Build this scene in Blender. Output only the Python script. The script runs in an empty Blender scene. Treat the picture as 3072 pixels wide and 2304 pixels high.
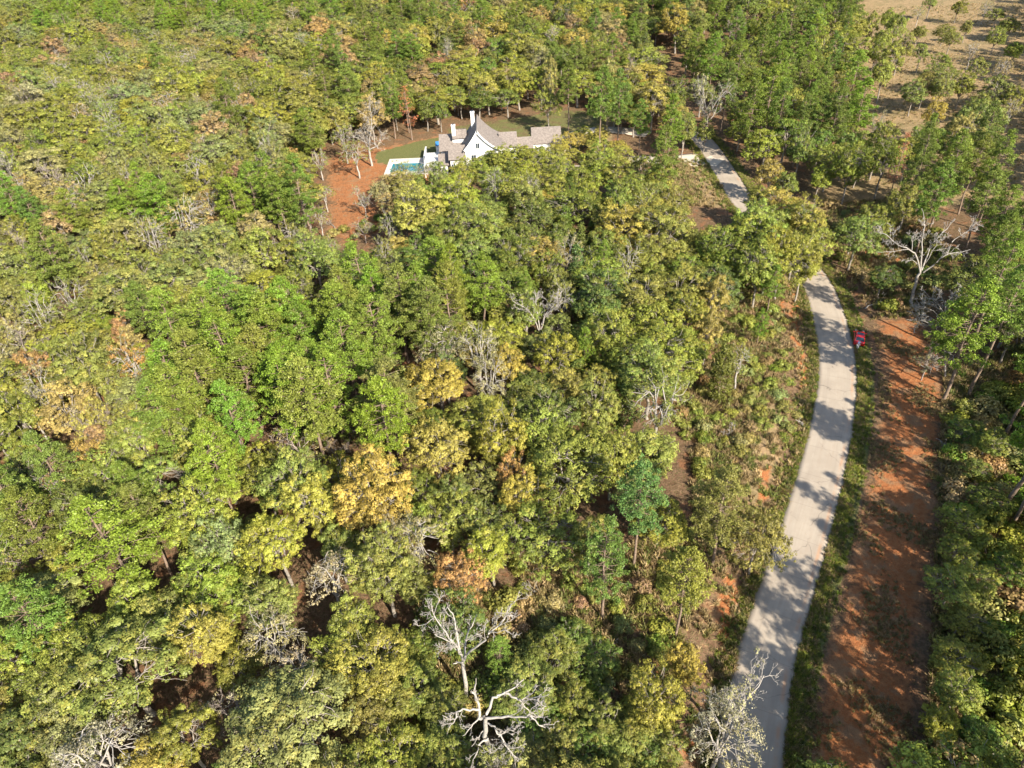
import bpy, math, random
import numpy as np
from mathutils import Matrix, Vector

# ---------------------------------------------------------------- camera, world, sun, exposure
S = bpy.context.scene
CAM_H, PITCH, ROLL, FPX = 71.0, 38.0, -3.0, 2132.0        # metres, degrees, degrees, focal length in 3072-px units
cd = bpy.data.cameras.new('camera'); cam = bpy.data.objects.new('camera', cd)
S.collection.objects.link(cam); S.camera = cam
cd.sensor_width = 36.0; cd.lens = 36.0 * FPX / 3072.0
cd.clip_start = 1.0; cd.clip_end = 8000.0
CR = Matrix.Rotation(math.radians(90 - PITCH), 3, 'X') @ Matrix.Rotation(math.radians(ROLL), 3, 'Z')
cam.location = (0, 0, CAM_H); cam.rotation_euler = CR.to_euler()
CRn = np.array([list(r) for r in CR])

SUN_AZ, SUN_EL = -56.0, 35.0                              # from +X, counter-clockwise; elevation
w = bpy.data.worlds.new('World'); S.world = w; w.use_nodes = True
nt = w.node_tree; sky = nt.nodes.new('ShaderNodeTexSky'); sky.sky_type = 'NISHITA'; sky.sun_disc = False
sky.sun_elevation = math.radians(SUN_EL); sky.sun_rotation = math.radians(90 - SUN_AZ)
nt.links.new(sky.outputs[0], nt.nodes['Background'].inputs[0]); nt.nodes['Background'].inputs[1].default_value = 0.095
sl = bpy.data.lights.new('sun', 'SUN'); so = bpy.data.objects.new('sun', sl); S.collection.objects.link(so)
sl.energy = 4.6; sl.angle = math.radians(0.53); sl.color = (1.0, 0.91, 0.77)
sd = Vector((math.cos(math.radians(SUN_AZ)) * math.cos(math.radians(SUN_EL)), math.sin(math.radians(SUN_AZ)) * math.cos(math.radians(SUN_EL)), math.sin(math.radians(SUN_EL))))
so.rotation_euler = sd.to_track_quat('Z', 'Y').to_euler(); so.location = sd * 300
S.view_settings.view_transform = 'Standard'; S.view_settings.look = 'None'; S.view_settings.gamma = 1
S.view_settings.exposure = 1.33
S.render.engine = 'CYCLES'; S.render.resolution_x = 1024; S.render.resolution_y = 768

# ---------------------------------------------------------------- helpers
K = 3072.0 / 2212.0                                       # plan coordinates below are read on a 2212 x 1659 copy of the photograph
rnd = random.Random(7)

def ray(u, v):
    d = CRn @ np.array([(u * K - 1536) / FPX, -(v * K - 1152) / FPX, -1.0]); return d
def at(u, v, z=0.0):                                      # point at height z
    d = ray(u, v); t = (z - CAM_H) / d[2]; return np.array([0, 0, CAM_H]) + t * d
def proj(P):
    q = (np.atleast_2d(P) - np.array([0, 0, CAM_H])) @ CRn
    dz = np.maximum(-q[:, 2], 1e-3)
    return np.stack([(1536 + FPX * q[:, 0] / dz) / K, (1152 - FPX * q[:, 1] / dz) / K, dz], 1)
def inpoly(pts, poly):
    pts = np.atleast_2d(pts); poly = np.asarray(poly, float); x, y = pts[:, 0], pts[:, 1]; c = np.zeros(len(pts), bool)
    for i in range(len(poly)):
        x1, y1 = poly[i]; x2, y2 = poly[i - 1]
        if y1 == y2: continue
        c ^= ((y1 > y) != (y2 > y)) & (x < (x2 - x1) * (y - y1) / (y2 - y1) + x1)
    return c
def segdist(pts, pl, closed=False):
    pts = np.atleast_2d(pts)[:, :2]; pl = np.asarray(pl, float); best = np.full(len(pts), 1e9)
    n = len(pl)
    for i in range(n if closed else n - 1):
        a, b = pl[i], pl[(i + 1) % n]; e = b - a; t = np.clip(((pts - a) @ e) / max(e @ e, 1e-9), 0, 1)
        best = np.minimum(best, np.linalg.norm(pts - a - t[:, None] * e, axis=1))
    return best
def world_poly(pp): return np.array([at(u, v)[:2] for u, v in pp])
def sdf(pts, poly):
    d = segdist(pts, poly, True); return np.where(inpoly(pts[:, :2], poly), d, -d)
def sm(x, a, b):
    t = np.clip((x - a) / (b - a), 0, 1); return t * t * (3 - 2 * t)

def catmull(P, n=8):
    P = np.asarray(P, float); out = []
    Q = np.vstack([2 * P[0] - P[1], P, 2 * P[-1] - P[-2]])
    for i in range(1, len(Q) - 2):
        for k in range(n):
            t = k / n; a, b, c, d = Q[i - 1], Q[i], Q[i + 1], Q[i + 2]
            out.append(.5 * ((2 * b) + (c - a) * t + (2 * a - 5 * b + 4 * c - d) * t * t + (3 * b - a - 3 * c + d) * t ** 3))
    out.append(Q[-2]); return np.array(out)

def link(o, parent=None):
    S.collection.objects.link(o)
    if parent is not None: o.parent = parent
    return o
def tag(o, label=None, cat=None, group=None, kind=None):
    if label: o['label'] = label
    if cat: o['category'] = cat
    if group: o['group'] = group
    if kind: o['kind'] = kind
    return o
def empty(name, loc, rz=0.0):
    o = bpy.data.objects.new(name, None); o.location = tuple(float(c) for c in loc); o.rotation_euler = (0, 0, rz); o.empty_display_size = .5
    return link(o)
def mesh(name, V, F, mats, fattr=None, mi=None, smooth=False):
    m = bpy.data.meshes.new(name); V = np.asarray(V, np.float32)
    if isinstance(F, np.ndarray):
        nf, k = F.shape
        m.vertices.add(len(V)); m.vertices.foreach_set('co', V.ravel())
        m.loops.add(nf * k); m.loops.foreach_set('vertex_index', F.astype(np.int32).ravel())
        m.polygons.add(nf); m.polygons.foreach_set('loop_start', np.arange(0, nf * k, k, dtype=np.int32))
        m.polygons.foreach_set('loop_total', np.full(nf, k, np.int32))
        m.update(calc_edges=True)
    else:
        m.from_pydata([tuple(map(float, v)) for v in V], [], [tuple(f) for f in F]); m.update()
    for a in (mats if isinstance(mats, (list, tuple)) else [mats]): m.materials.append(a)
    if fattr:
        for k_, vals in fattr.items():
            at_ = m.attributes.new(k_, 'FLOAT', 'FACE'); at_.data.foreach_set('value', np.asarray(vals, np.float32))
    if mi is not None: m.polygons.foreach_set('material_index', np.asarray(mi, np.int32))
    if smooth: m.polygons.foreach_set('use_smooth', [True] * len(m.polygons))
    return m

class MB:                                                 # small mesh collector: boxes, prisms, tubes
    def __init__(s): s.v = []; s.f = []
    def add(s, V, F):
        b = len(s.v); s.v += [tuple(map(float, p)) for p in V]; s.f += [tuple(b + i for i in f) for f in F]; return s
    def box(s, c, d, rz=0.0, taper=1.0):
        x, y, z = d[0] / 2, d[1] / 2, d[2] / 2; V = []
        for sz in (-1, 1):
            t = taper if sz > 0 else 1
            for sx, sy in ((-1, -1), (1, -1), (1, 1), (-1, 1)):
                px, py = sx * x * t, sy * y * t; V.append((c[0] + px * math.cos(rz) - py * math.sin(rz), c[1] + px * math.sin(rz) + py * math.cos(rz), c[2] + sz * z))
        return s.add(V, [(3, 2, 1, 0), (4, 5, 6, 7), (0, 1, 5, 4), (1, 2, 6, 5), (2, 3, 7, 6), (3, 0, 4, 7)])
    def tube(s, P, R, n=8, cap=True):
        V, F = tube(np.array(P, float), R, n); F = [tuple(f) for f in F]
        if cap: F += [tuple(range(n))[::-1], tuple(range(len(V) - n, len(V)))]
        return s.add(V, F)
    def quad(s, *p): return s.add(p, [tuple(range(len(p)))])
    def slab(s, pts, thick):                              # a sheet given thickness along its normal
        P = [Vector(map(float, p)) for p in pts]; nrm = (P[1] - P[0]).cross(P[2] - P[0]).normalized()
        if nrm.z < 0: P = P[::-1]; nrm = -nrm
        n = len(P); V = [p for p in P] + [p - nrm * thick for p in P]
        return s.add(V, [tuple(range(n)), tuple(range(2 * n - 1, n - 1, -1))] + [(i, i + n, (i + 1) % n + n, (i + 1) % n) for i in range(n)])
    def build(s, name, mat, parent=None, smooth=False):
        o = bpy.data.objects.new(name, mesh(name, s.v, s.f, mat, smooth=smooth)); return link(o, parent)

def tube(P, R, n=4):
    m = len(P); R = np.broadcast_to(np.asarray(R, float), (m,))
    T = np.gradient(P, axis=0); T /= np.linalg.norm(T, axis=1, keepdims=True) + 1e-9
    up = np.where(np.abs(T[:, 2:3]) > .9, np.array([[1., 0, 0]]), np.array([[0, 0, 1.]]))
    A = np.cross(T, up); A /= np.linalg.norm(A, axis=1, keepdims=True) + 1e-9; B = np.cross(T, A)
    an = np.arange(n) * 2 * np.pi / n
    V = P[:, None, :] + R[:, None, None] * (np.cos(an)[None, :, None] * A[:, None, :] + np.sin(an)[None, :, None] * B[:, None, :])
    i = np.arange(m - 1)[:, None] * n; j = np.arange(n)[None, :]; j2 = (j + 1) % n
    F = np.stack([i + j, i + j2, i + n + j2, i + n + j], -1).reshape(-1, 4)
    return V.reshape(-1, 3), F

# ---------------------------------------------------------------- materials
def nodes(name):
    m = bpy.data.materials.new(name); m.use_nodes = True; t = m.node_tree; b = t.nodes['Principled BSDF']; return m, t, b
def noise(t, scale, detail=4, vec=None, rough=.6):
    n = t.nodes.new('ShaderNodeTexNoise'); n.inputs['Scale'].default_value = scale; n.inputs['Detail'].default_value = detail; n.inputs['Roughness'].default_value = rough
    if vec is not None: t.links.new(vec, n.inputs['Vector'])
    return n.outputs[0]
def math_(t, op, a, b=None, clamp=False):
    n = t.nodes.new('ShaderNodeMath'); n.operation = op; n.use_clamp = clamp
    for i, x in enumerate((a, b)):
        if x is None: continue
        if isinstance(x, (int, float)): n.inputs[i].default_value = x
        else: t.links.new(x, n.inputs[i])
    return n.outputs[0]
def remap(t, v, a, b, c=0., d=1.):
    n = t.nodes.new('ShaderNodeMapRange'); n.interpolation_type = 'SMOOTHSTEP'; t.links.new(v, n.inputs[0])
    for i, x in enumerate((a, b, c, d)): n.inputs[i + 1].default_value = x
    return n.outputs[0]
def mix(t, f, a, b, mode='MIX'):
    n = t.nodes.new('ShaderNodeMix'); n.data_type = 'RGBA'; n.blend_type = mode
    if isinstance(f, (int, float)): n.inputs[0].default_value = f
    else: t.links.new(f, n.inputs[0])
    for i, x in ((6, a), (7, b)):
        if isinstance(x, tuple): n.inputs[i].default_value = (*x, 1)
        else: t.links.new(x, n.inputs[i])
    return n.outputs[2]
def simple(name, col, rough=.8, var=.25, scale=3., metal=0., spec=.3, bump=0., col2=None):
    m, t, b = nodes(name); geo = t.nodes.new('ShaderNodeNewGeometry').outputs['Position']
    n = noise(t, scale, 5, geo); c2 = col2 or tuple(c * (1 - var) for c in col)
    t.links.new(mix(t, remap(t, n, .35, .65), col, c2), b.inputs['Base Color'])
    b.inputs['Roughness'].default_value = rough; b.inputs['Metallic'].default_value = metal; b.inputs['Specular IOR Level'].default_value = spec
    if bump:
        bp = t.nodes.new('ShaderNodeBump'); bp.inputs['Strength'].default_value = bump; t.links.new(n, bp.inputs['Height']); t.links.new(bp.outputs[0], b.inputs['Normal'])
    return m

def leaf_mat(name, inst, autumn=(0.42, 0.26, 0.04), amt=.35):
    m = bpy.data.materials.new(name); m.use_nodes = True; t = m.node_tree; t.nodes.clear()
    if inst:
        a = t.nodes.new('ShaderNodeAttribute'); a.attribute_type = 'INSTANCER'; a.attribute_name = 'col'; base = a.outputs['Color']
    else:
        a = t.nodes.new('ShaderNodeObjectInfo'); base = a.outputs['Color']
    tn = t.nodes.new('ShaderNodeAttribute'); tn.attribute_name = 'tone'
    hu = t.nodes.new('ShaderNodeAttribute'); hu.attribute_name = 'hue'
    tone = remap(t, tn.outputs['Fac'], 0, 1, .5, 1.55); 
    sc = t.nodes.new('ShaderNodeVectorMath'); sc.operation = 'SCALE'; t.links.new(mix(t, remap(t, hu.outputs['Fac'], .6, 1., 0, amt), base, autumn), sc.inputs[0]); t.links.new(tone, sc.inputs['Scale'])
    d = t.nodes.new('ShaderNodeBsdfDiffuse'); t.links.new(sc.outputs[0], d.inputs[0])
    tr = t.nodes.new('ShaderNodeBsdfTranslucent'); t.links.new(sc.outputs[0], tr.inputs[0])
    g = t.nodes.new('ShaderNodeBsdfGlossy'); g.inputs['Roughness'].default_value = .45; g.inputs[0].default_value = (.9, .9, .9, 1)
    ms = t.nodes.new('ShaderNodeMixShader'); ms.inputs[0].default_value = .24; t.links.new(d.outputs[0], ms.inputs[1]); t.links.new(tr.outputs[0], ms.inputs[2])
    m2 = t.nodes.new('ShaderNodeMixShader'); m2.inputs[0].default_value = .016; t.links.new(ms.outputs[0], m2.inputs[1]); t.links.new(g.outputs[0], m2.inputs[2])
    o = t.nodes.new('ShaderNodeOutputMaterial'); t.links.new(m2.outputs[0], o.inputs[0]); return m
LEAF, LEAF_I = leaf_mat('leaf', False, (.36, .29, .06), .36), leaf_mat('leaf_wood', True, (.36, .29, .06), .36)
NEED, NEED_I = leaf_mat('needle', False, (.2, .22, .04), .5), leaf_mat('needle_wood', True, (.2, .22, .04), .5)
BARK = simple('bark_grey', (.34, .30, .25), .9, .4, 5)
PBARK = simple('bark_pine', (.26, .19, .14), .9, .4, 4)
PALE = simple('bark_bleached', (.42, .385, .34), .85, .35, 4)
TWIG = simple('bark_twig', (.36, .30, .26), .9, .35, 4)

# ---------------------------------------------------------------- ground plan (points read off the photograph, laid on the ground)
ROAD_L = [(1560, 1800), (1575, 1560), (1590, 1440), (1606, 1380), (1640, 1275), (1680, 1160), (1706, 1080), (1730, 1000), (1752, 900), (1768, 820), (1770, 760), (1762, 700), (1748, 650), (1730, 600)]
ROAD_R = [(1648, 1800), (1690, 1560), (1712, 1460), (1730, 1370), (1762, 1262), (1790, 1160), (1808, 1088), (1825, 1020), (1842, 940), (1850, 860), (1848, 790), (1838, 740), (1822, 680), (1795, 620)]
cl = [(at(*a)[:2] + at(*b)[:2]) / 2 for a, b in zip(ROAD_L, ROAD_R)]
cl += [at(1705, 530)[:2], at(1648, 478)[:2], at(1605, 435)[:2], at(1578, 392)[:2], at(1552, 350)[:2], at(1530, 318)[:2], at(1500, 285)[:2]]
CL = catmull(cl, 6); CL = CL[np.concatenate([[True], np.linalg.norm(np.diff(CL, axis=0), axis=1) > .05])]
DRIVE = catmull([at(1556, 352)[:2], at(1520, 346)[:2], at(1480, 346)[:2], at(1440, 352)[:2], at(1390, 342)[:2], at(1330, 352)[:2], at(1270, 362)[:2], at(1215, 362)[:2]], 5)
STRIP = world_poly([(1880, 690), (1985, 680), (2040, 760), (2055, 870), (2045, 1000), (2030, 1150), (2010, 1300), (1995, 1450), (1980, 1800), (1690, 1800), (1750, 1480), (1790, 1350), (1835, 1180), (1870, 1010), (1900, 860), (1895, 760)])
STRIP_AX = catmull([at(1960, 700)[:2], at(1975, 850)[:2], at(1950, 1000)[:2], at(1925, 1150)[:2], at(1890, 1330)[:2], at(1850, 1500)[:2], at(1810, 1800)[:2]], 4)
BRUSH = world_poly([(1560, 620), (1650, 560), (1735, 600), (1760, 760), (1740, 930), (1690, 1100), (1590, 1430), (1560, 1800), (1350, 1800), (1330, 1520), (1130, 1330), (1090, 1230), (1380, 1190), (1500, 1150), (1490, 980), (1430, 880), (1510, 760)])
CLEAR = world_poly([(690, 345), (735, 322), (800, 318), (900, 298), (960, 285), (1000, 300), (960, 400), (860, 420), (850, 500), (740, 540), (692, 510)])
LAWN = world_poly([(812, 330), (905, 305), (975, 292), (985, 330), (905, 370), (815, 350)])
YARD = world_poly([(960, 275), (1230, 235), (1340, 245), (1300, 290), (1240, 350), (1220, 380), (1000, 400)])
FIELD = world_poly([(1850, -40), (2300, -60), (2300, 300), (2300, 470), (2150, 460), (1900, 440), (1740, 470), (1740, 380), (1860, 330), (1860, 220), (1840, 120)])
GLADE = world_poly([(1420, 340), (1530, 350), (1620, 440), (1560, 450), (1440, 440)])
BANK = [world_poly(p) for p in ([(1640, 640), (1700, 650), (1735, 720), (1748, 820), (1735, 900), (1725, 820), (1700, 720)], [(1640, 1020), (1665, 1010), (1660, 1080), (1630, 1100)],
        [(1560, 1240), (1600, 1260), (1590, 1360), (1560, 1430), (1545, 1330)], [(1380, 1420), (1450, 1460), (1470, 1520), (1400, 1500)], [(1700, 590), (1735, 600), (1750, 660), (1735, 700), (1700, 640)], [(1420, 1560), (1500, 1600), (1540, 1659), (1450, 1640)], [(1850, 430), (1930, 470), (1960, 560), (1900, 640), (1830, 560)])]
PALEG = [world_poly(p) for p in ([(1600, 930), (1680, 860), (1690, 1000), (1640, 1120), (1590, 1050)], [(1440, 365), (1520, 380), (1570, 440), (1440, 430)], [(1230, 250), (1330, 250), (1320, 320), (1230, 310)])]

def ground_h(P):
    P = np.atleast_2d(P)[:, :2]; x, y = P[:, 0], P[:, 1]
    d = segdist(P, CL); s = np.zeros(len(P))
    nearp = d < 40
    far = sm(d, 12, 70) * sm(np.hypot(x - (-6), y - 200), 50, 120)
    h = far * (2.6 * np.sin(x / 47. + 1.1) * np.cos(y / 61.) + 1.6 * np.sin(x / 23. + y / 31.))
    h += 5.5 * sm(y, 330, 620) * np.sin(x / 130. + .6)
    # the bank that climbs on the left of the road, the shallow ditch at its foot
    k = np.interp(y, CL[:, 1], CL[:, 0]); left = (x < k) & (y < 150)
    h += np.where(left, 1.1 * sm(d, 4.4, 8.5) * (1 - sm(y, 118, 145)) * (1 - sm(d, 22, 45)), 0)
    h -= .22 * np.exp(-((d - 4.3) / .8) ** 2)
    h += .07 * np.sin(x * 1.7 + np.sin(y)) * np.cos(y * 1.3) * sm(d, 3.6, 6)
    return h
def gz(x, y): return float(ground_h(np.array([[x, y]]))[0])
def onground(u, v, dz=0.0):                               # the spot of terrain seen at a plan coordinate
    z = 0.0
    for _ in range(6):
        p = at(u, v, z + dz); z = gz(p[0], p[1])
    p = at(u, v, z + dz); return np.array([p[0], p[1], z])

# ---------------------------------------------------------------- ground sheet
def lines(a, b, lo, hi, step, far): 
    return np.unique(np.concatenate([np.arange(a, lo, far), np.arange(lo, hi, step), np.linspace(hi, b, max(2, int((b - hi) / far)))]))
gx = lines(-2600, 2600, -90, 150, .9, 22.); gy = lines(-300, 4200, 24, 250, .9, 22.)
XX, YY = np.meshgrid(gx, gy); GP = np.stack([XX.ravel(), YY.ravel()], 1)
GZ = ground_h(GP); nx, ny = len(gx), len(gy)
i = np.arange(ny - 1)[:, None] * nx; j = np.arange(nx - 1)[None, :]
GF = np.stack([i + j, i + j + 1, i + nx + j + 1, i + nx + j], -1).reshape(-1, 4)

def ground_material():
    m, t, b = nodes('ground_soil'); pos = t.nodes.new('ShaderNodeNewGeometry').outputs['Position']
    a = t.nodes.new('ShaderNodeAttribute'); a.attribute_name = 'mask'; sep = t.nodes.new('ShaderNodeSeparateColor'); t.links.new(a.outputs['Color'], sep.inputs[0])
    a2 = t.nodes.new('ShaderNodeAttribute'); a2.attribute_name = 'axis'
    n1, n2, n3 = noise(t, .35, 6, pos), noise(t, 1.6, 6, pos, .7), noise(t, 6., 4, pos, .7)
    nn = math_(t, 'ADD', math_(t, 'MULTIPLY', n1, .45), math_(t, 'ADD', math_(t, 'MULTIPLY', n2, .35), math_(t, 'MULTIPLY', n3, .2)))
    def msk(s, k=1.6): return remap(t, math_(t, 'ADD', s, math_(t, 'MULTIPLY', math_(t, 'SUBTRACT', nn, .5), k)), .38, .62)
    litter = mix(t, remap(t, n2, .35, .65), (.150, .085, .050), (.26, .165, .10))
    litter = mix(t, remap(t, n3, .5, .66), litter, (.085, .10, .032)); litter = mix(t, remap(t, n1, .52, .66, 0, .6), litter, (.33, .14, .065))
    sx = t.nodes.new('ShaderNodeSeparateXYZ'); t.links.new(pos, sx.inputs[0])
    trk = math_(t, 'SINE', math_(t, 'MULTIPLY', math_(t, 'ADD', a2.outputs['Fac'], math_(t, 'MULTIPLY', n1, 1.2)), 7.5))
    dirt = mix(t, remap(t, n2, .3, .7), (.40, .132, .045), (.46, .205, .085))
    dirt = mix(t, remap(t, math_(t, 'MULTIPLY', trk, math_(t, 'MULTIPLY', n1, n1)), .2, .42, 0, .6), dirt, (.27, .10, .042))
    dirt = mix(t, remap(t, n1, .50, .60, 0, .7), dirt, (.33, .21, .115))
    dirt = mix(t, remap(t, n3, .53, .66, 0, .6), dirt, (.19, .14, .065)); dirt = mix(t, remap(t, noise(t, 14., 3, pos, .7), .5, .68, 0, .6), dirt, (.20, .075, .035))
    green = mix(t, remap(t, n3, .35, .65), (.11, .135, .04), (.20, .19, .075)); green = mix(t, remap(t, n2, .55, .7, 0, .6), green, (.30, .19, .10))
    dry = mix(t, remap(t, n2, .3, .7), (.38, .27, .15), (.29, .21, .105)); dry = mix(t, remap(t, noise(t, .12, 4, pos), .45, .6, 0, .5), dry, (.20, .17, .08)); dry = mix(t, remap(t, n3, .55, .7, 0, .5), dry, (.15, .15, .05)); dry = mix(t, remap(t, n1, .5, .65, 0, .5), dry, (.46, .30, .17))
    c = mix(t, msk(sep.outputs[2]), litter, dry); c = mix(t, msk(sep.outputs[1]), c, green); c = mix(t, msk(sep.outputs[0]), c, dirt)
    t.links.new(c, b.inputs['Base Color']); b.inputs['Roughness'].default_value = .95; b.inputs['Specular IOR Level'].default_value = .1
    bp = t.nodes.new('ShaderNodeBump'); bp.inputs['Strength'].default_value = 1.; bp.inputs['Distance'].default_value = .45; t.links.new(math_(t, 'ADD', n2, math_(t, 'MULTIPLY', n3, .6)), bp.inputs['Height']); t.links.new(bp.outputs[0], b.inputs['Normal'])
    return m
gm = mesh('ground', np.c_[GP, GZ], GF, ground_material(), smooth=True)
near = (np.abs(GP[:, 0]) < 500) & (GP[:, 1] < 900); NP = GP[near]
soft = lambda poly, e: sm(sdf(NP, poly), -e, e)
dR = segdist(NP, CL); kx = np.interp(NP[:, 1], CL[:, 1], CL[:, 0])
M = np.zeros((len(GP), 4)); mm = np.zeros((len(NP), 4))
mm[:, 0] = np.maximum.reduce([soft(STRIP, 4.0) * .72, .58 * soft(CLEAR, 5.)] + [.95 * soft(p, 1.6) for p in BANK])
mm[:, 1] = np.maximum.reduce([(1 - sm(np.abs(dR - 4.2), .6, 2.0)) * np.where(NP[:, 0] > kx, .78, .42), soft(LAWN, 1.) * 1.2, .55 * soft(YARD, 2.), .36 * soft(CLEAR, 4.)])
mm[:, 0] *= 1 - sm(mm[:, 1], .55, .9)
mm[:, 2] = np.maximum.reduce([.85 * soft(FIELD, 8.), .42 * soft(BRUSH, 5.), .8 * soft(GLADE, 3.), .5 * soft(CLEAR, 4.)] + [.9 * soft(p, 2.5) for p in PALEG])
M[near] = mm; M[:, 3] = 1
ca = gm.attributes.new('mask', 'FLOAT_COLOR', 'POINT'); ca.data.foreach_set('color', M.astype(np.float32).ravel())
ax = np.zeros(len(GP)); ax[near] = segdist(NP, STRIP_AX); aa = gm.attributes.new('axis', 'FLOAT', 'POINT'); aa.data.foreach_set('value', ax.astype(np.float32))
tag(link(bpy.data.objects.new('ground', gm)), kind='structure')

# ---------------------------------------------------------------- road and drive
def road_material(name, stain=True, c1=(.385, .33, .262), c2=(.33, .28, .222)):
    m, t, b = nodes(name); pos = t.nodes.new('ShaderNodeNewGeometry').outputs['Position']; uv = t.nodes.new('ShaderNodeUVMap').outputs[0]
    sx = t.nodes.new('ShaderNodeSeparateXYZ'); t.links.new(uv, sx.inputs[0])
    mp = t.nodes.new('ShaderNodeMapping'); mp.inputs['Scale'].default_value = (3., .12, 1); t.links.new(uv, mp.inputs[0])
    n1, n2, n3 = noise(t, .25, 5, pos), noise(t, 9, 4, pos), noise(t, 1., 5, mp.outputs[0])
    c = mix(t, remap(t, n1, .35, .65), c1, c2); c = mix(t, remap(t, n3, .4, .7, 0, .45), c, (.32, .26, .20)); c = mix(t, remap(t, n2, .55, .75, 0, .3), c, (.29, .24, .19))
    jt = math_(t, 'PINGPONG', math_(t, 'ADD', sx.outputs[1], .013), 3.0)            # joints every six metres
    c = mix(t, remap(t, jt, .0, .06, .45, 0), c, (.16, .135, .11))
    wt_ = math_(t, 'PINGPONG', math_(t, 'ADD', sx.outputs[0], 1.5), 1.5); c = mix(t, math_(t, 'MULTIPLY', remap(t, wt_, .0, .55, .35, 0), remap(t, n3, .3, .6)), c, (.27, .23, .185))
    vo = t.nodes.new('ShaderNodeTexVoronoi'); vo.feature = 'DISTANCE_TO_EDGE'; vo.inputs['Scale'].default_value = .16; wp = t.nodes.new('ShaderNodeVectorMath'); wp.operation = 'ADD'; nzc = t.nodes.new('ShaderNodeTexNoise'); nzc.inputs['Scale'].default_value = .9; t.links.new(pos, nzc.inputs['Vector']); t.links.new(pos, wp.inputs[0]); t.links.new(nzc.outputs['Color'], wp.inputs[1]); t.links.new(wp.outputs[0], vo.inputs['Vector'])
    c = mix(t, math_(t, 'MULTIPLY', remap(t, vo.outputs[0], .0, .012, .7, 0), remap(t, n1, .45, .6)), c, (.13, .11, .09))
    c = mix(t, remap(t, noise(t, 2.2, 6, pos, .75), .58, .68, 0, .3), c, (.30, .20, .13))
    if stain:
        e = math_(t, 'MULTIPLY', remap(t, math_(t, 'ABSOLUTE', math_(t, 'SUBTRACT', sx.outputs[0], 5.2)), .0, .35, 1, 0), remap(t, n1, .42, .6))
        c = mix(t, math_(t, 'MULTIPLY', e, .5), c, (.47, .24, .12))
        e2 = math_(t, 'MULTIPLY', remap(t, sx.outputs[0], .0, .5, 1, 0), remap(t, n2, .4, .6)); c = mix(t, math_(t, 'MULTIPLY', e2, .6), c, (.22, .17, .10))
    t.links.new(c, b.inputs['Base Color']); b.inputs['Roughness'].default_value = .9; b.inputs['Specular IOR Level'].default_value = .15
    return m
def ribbon(name, line, width, mat, z=.10, skirt=.35, lab=None):
    n = len(line); T = np.gradient(line, axis=0); T /= np.linalg.norm(T, axis=1, keepdims=True); N = np.stack([T[:, 1], -T[:, 0]], 1)
    arc = np.concatenate([[0], np.cumsum(np.linalg.norm(np.diff(line, axis=0), axis=1))])
    wv = np.asarray(width) if np.ndim(width) else np.full(n, width)
    V = []; UV = []; cols = 9
    zc = ground_h(line)
    for q in range(n):
        for c in range(cols):
            f = c / (cols - 1) - .5; e = 0.0
            if c in (0, cols - 1): e = .10 * math.sin(arc[q] * 1.9 + c) + .06 * math.sin(arc[q] * 5.3)
            p = line[q] + N[q] * (f * wv[q] + math.copysign(e, f)); V.append((p[0], p[1], zc[q] + z - .05 * abs(f) * 2)); UV.append(((f + .5) * wv[q], arc[q]))
    base = len(V)
    for q in range(n):
        for c in (0, cols - 1):
            v = V[q * cols + c]; V.append((v[0], v[1], v[2] - skirt)); UV.append(UV[q * cols + c])
    F = [(q * cols + c, q * cols + c + 1, (q + 1) * cols + c + 1, (q + 1) * cols + c) for q in range(n - 1) for c in range(cols - 1)]
    F += [(q * cols, (q + 1) * cols, base + (q + 1) * 2, base + q * 2) for q in range(n - 1)] + [((q + 1) * cols + cols - 1, q * cols + cols - 1, base + q * 2 + 1, base + (q + 1) * 2 + 1) for q in range(n - 1)]
    m = mesh(name, np.array(V), np.array(F), mat); uv = m.uv_layers.new(name='UVMap'); vi = np.empty(len(m.loops), np.int32); m.loops.foreach_get('vertex_index', vi)
    uv.data.foreach_set('uv', np.array(UV, np.float32)[vi].ravel()); return tag(link(bpy.data.objects.new(name, m)), kind='structure')
road_w = np.full(len(CL), 6.1)
ribbon('road', CL, road_w, road_material('concrete_road'), .10)
dw = 3.6 + 5.5 * np.exp(-(np.linalg.norm(DRIVE - DRIVE[len(DRIVE) // 5], axis=1) / 6.) ** 2)
ribbon('driveway', DRIVE, dw, road_material('concrete_drive', False, (.62, .55, .44), (.56, .49, .39)), .13)

# ---------------------------------------------------------------- tree prototypes
PROTO = bpy.data.collections.new('prototypes')            # never linked to the scene: only feeds the far woodland
def leaves(R_, C, N_, size, asp=.75):
    n = len(C); N_ = N_ / (np.linalg.norm(N_, axis=1, keepdims=True) + 1e-9)
    a = np.cross(N_, R_.normal(size=(n, 3))); a /= np.linalg.norm(a, axis=1, keepdims=True) + 1e-9; b = np.cross(N_, a)
    s = size * R_.uniform(.6, 1.25, (n, 1)); a = a * s; b = b * s * asp; bend = N_ * s * R_.uniform(-.3, .3, (n, 1))
    V = np.stack([C + a, C + b + bend, C - a, C - b + bend], 1).reshape(-1, 3); return V, np.arange(4 * n).reshape(n, 4)
def rdir(R_, n):
    d = R_.normal(size=(n, 3)); return d / np.linalg.norm(d, axis=1, keepdims=True)

class Wood:
    def __init__(s): s.V = []; s.F = []; s.n = 0
    def add(s, P, r, k=4):
        V, F = tube(np.asarray(P, float), r, k); s.V.append(V); s.F.append(F + s.n); s.n += len(V)
    def get(s): return np.concatenate(s.V), np.concatenate(s.F)
def bend(R_, a, b, n, amt):
    t = np.linspace(0, 1, n)[:, None]; P = a + (b - a) * t; L = np.linalg.norm(b - a)
    off = np.cumsum(R_.normal(size=(n, 3)), axis=0) * L * amt / n; off -= off[0] * (1 - t) + off[-1] * t; return P + off

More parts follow.
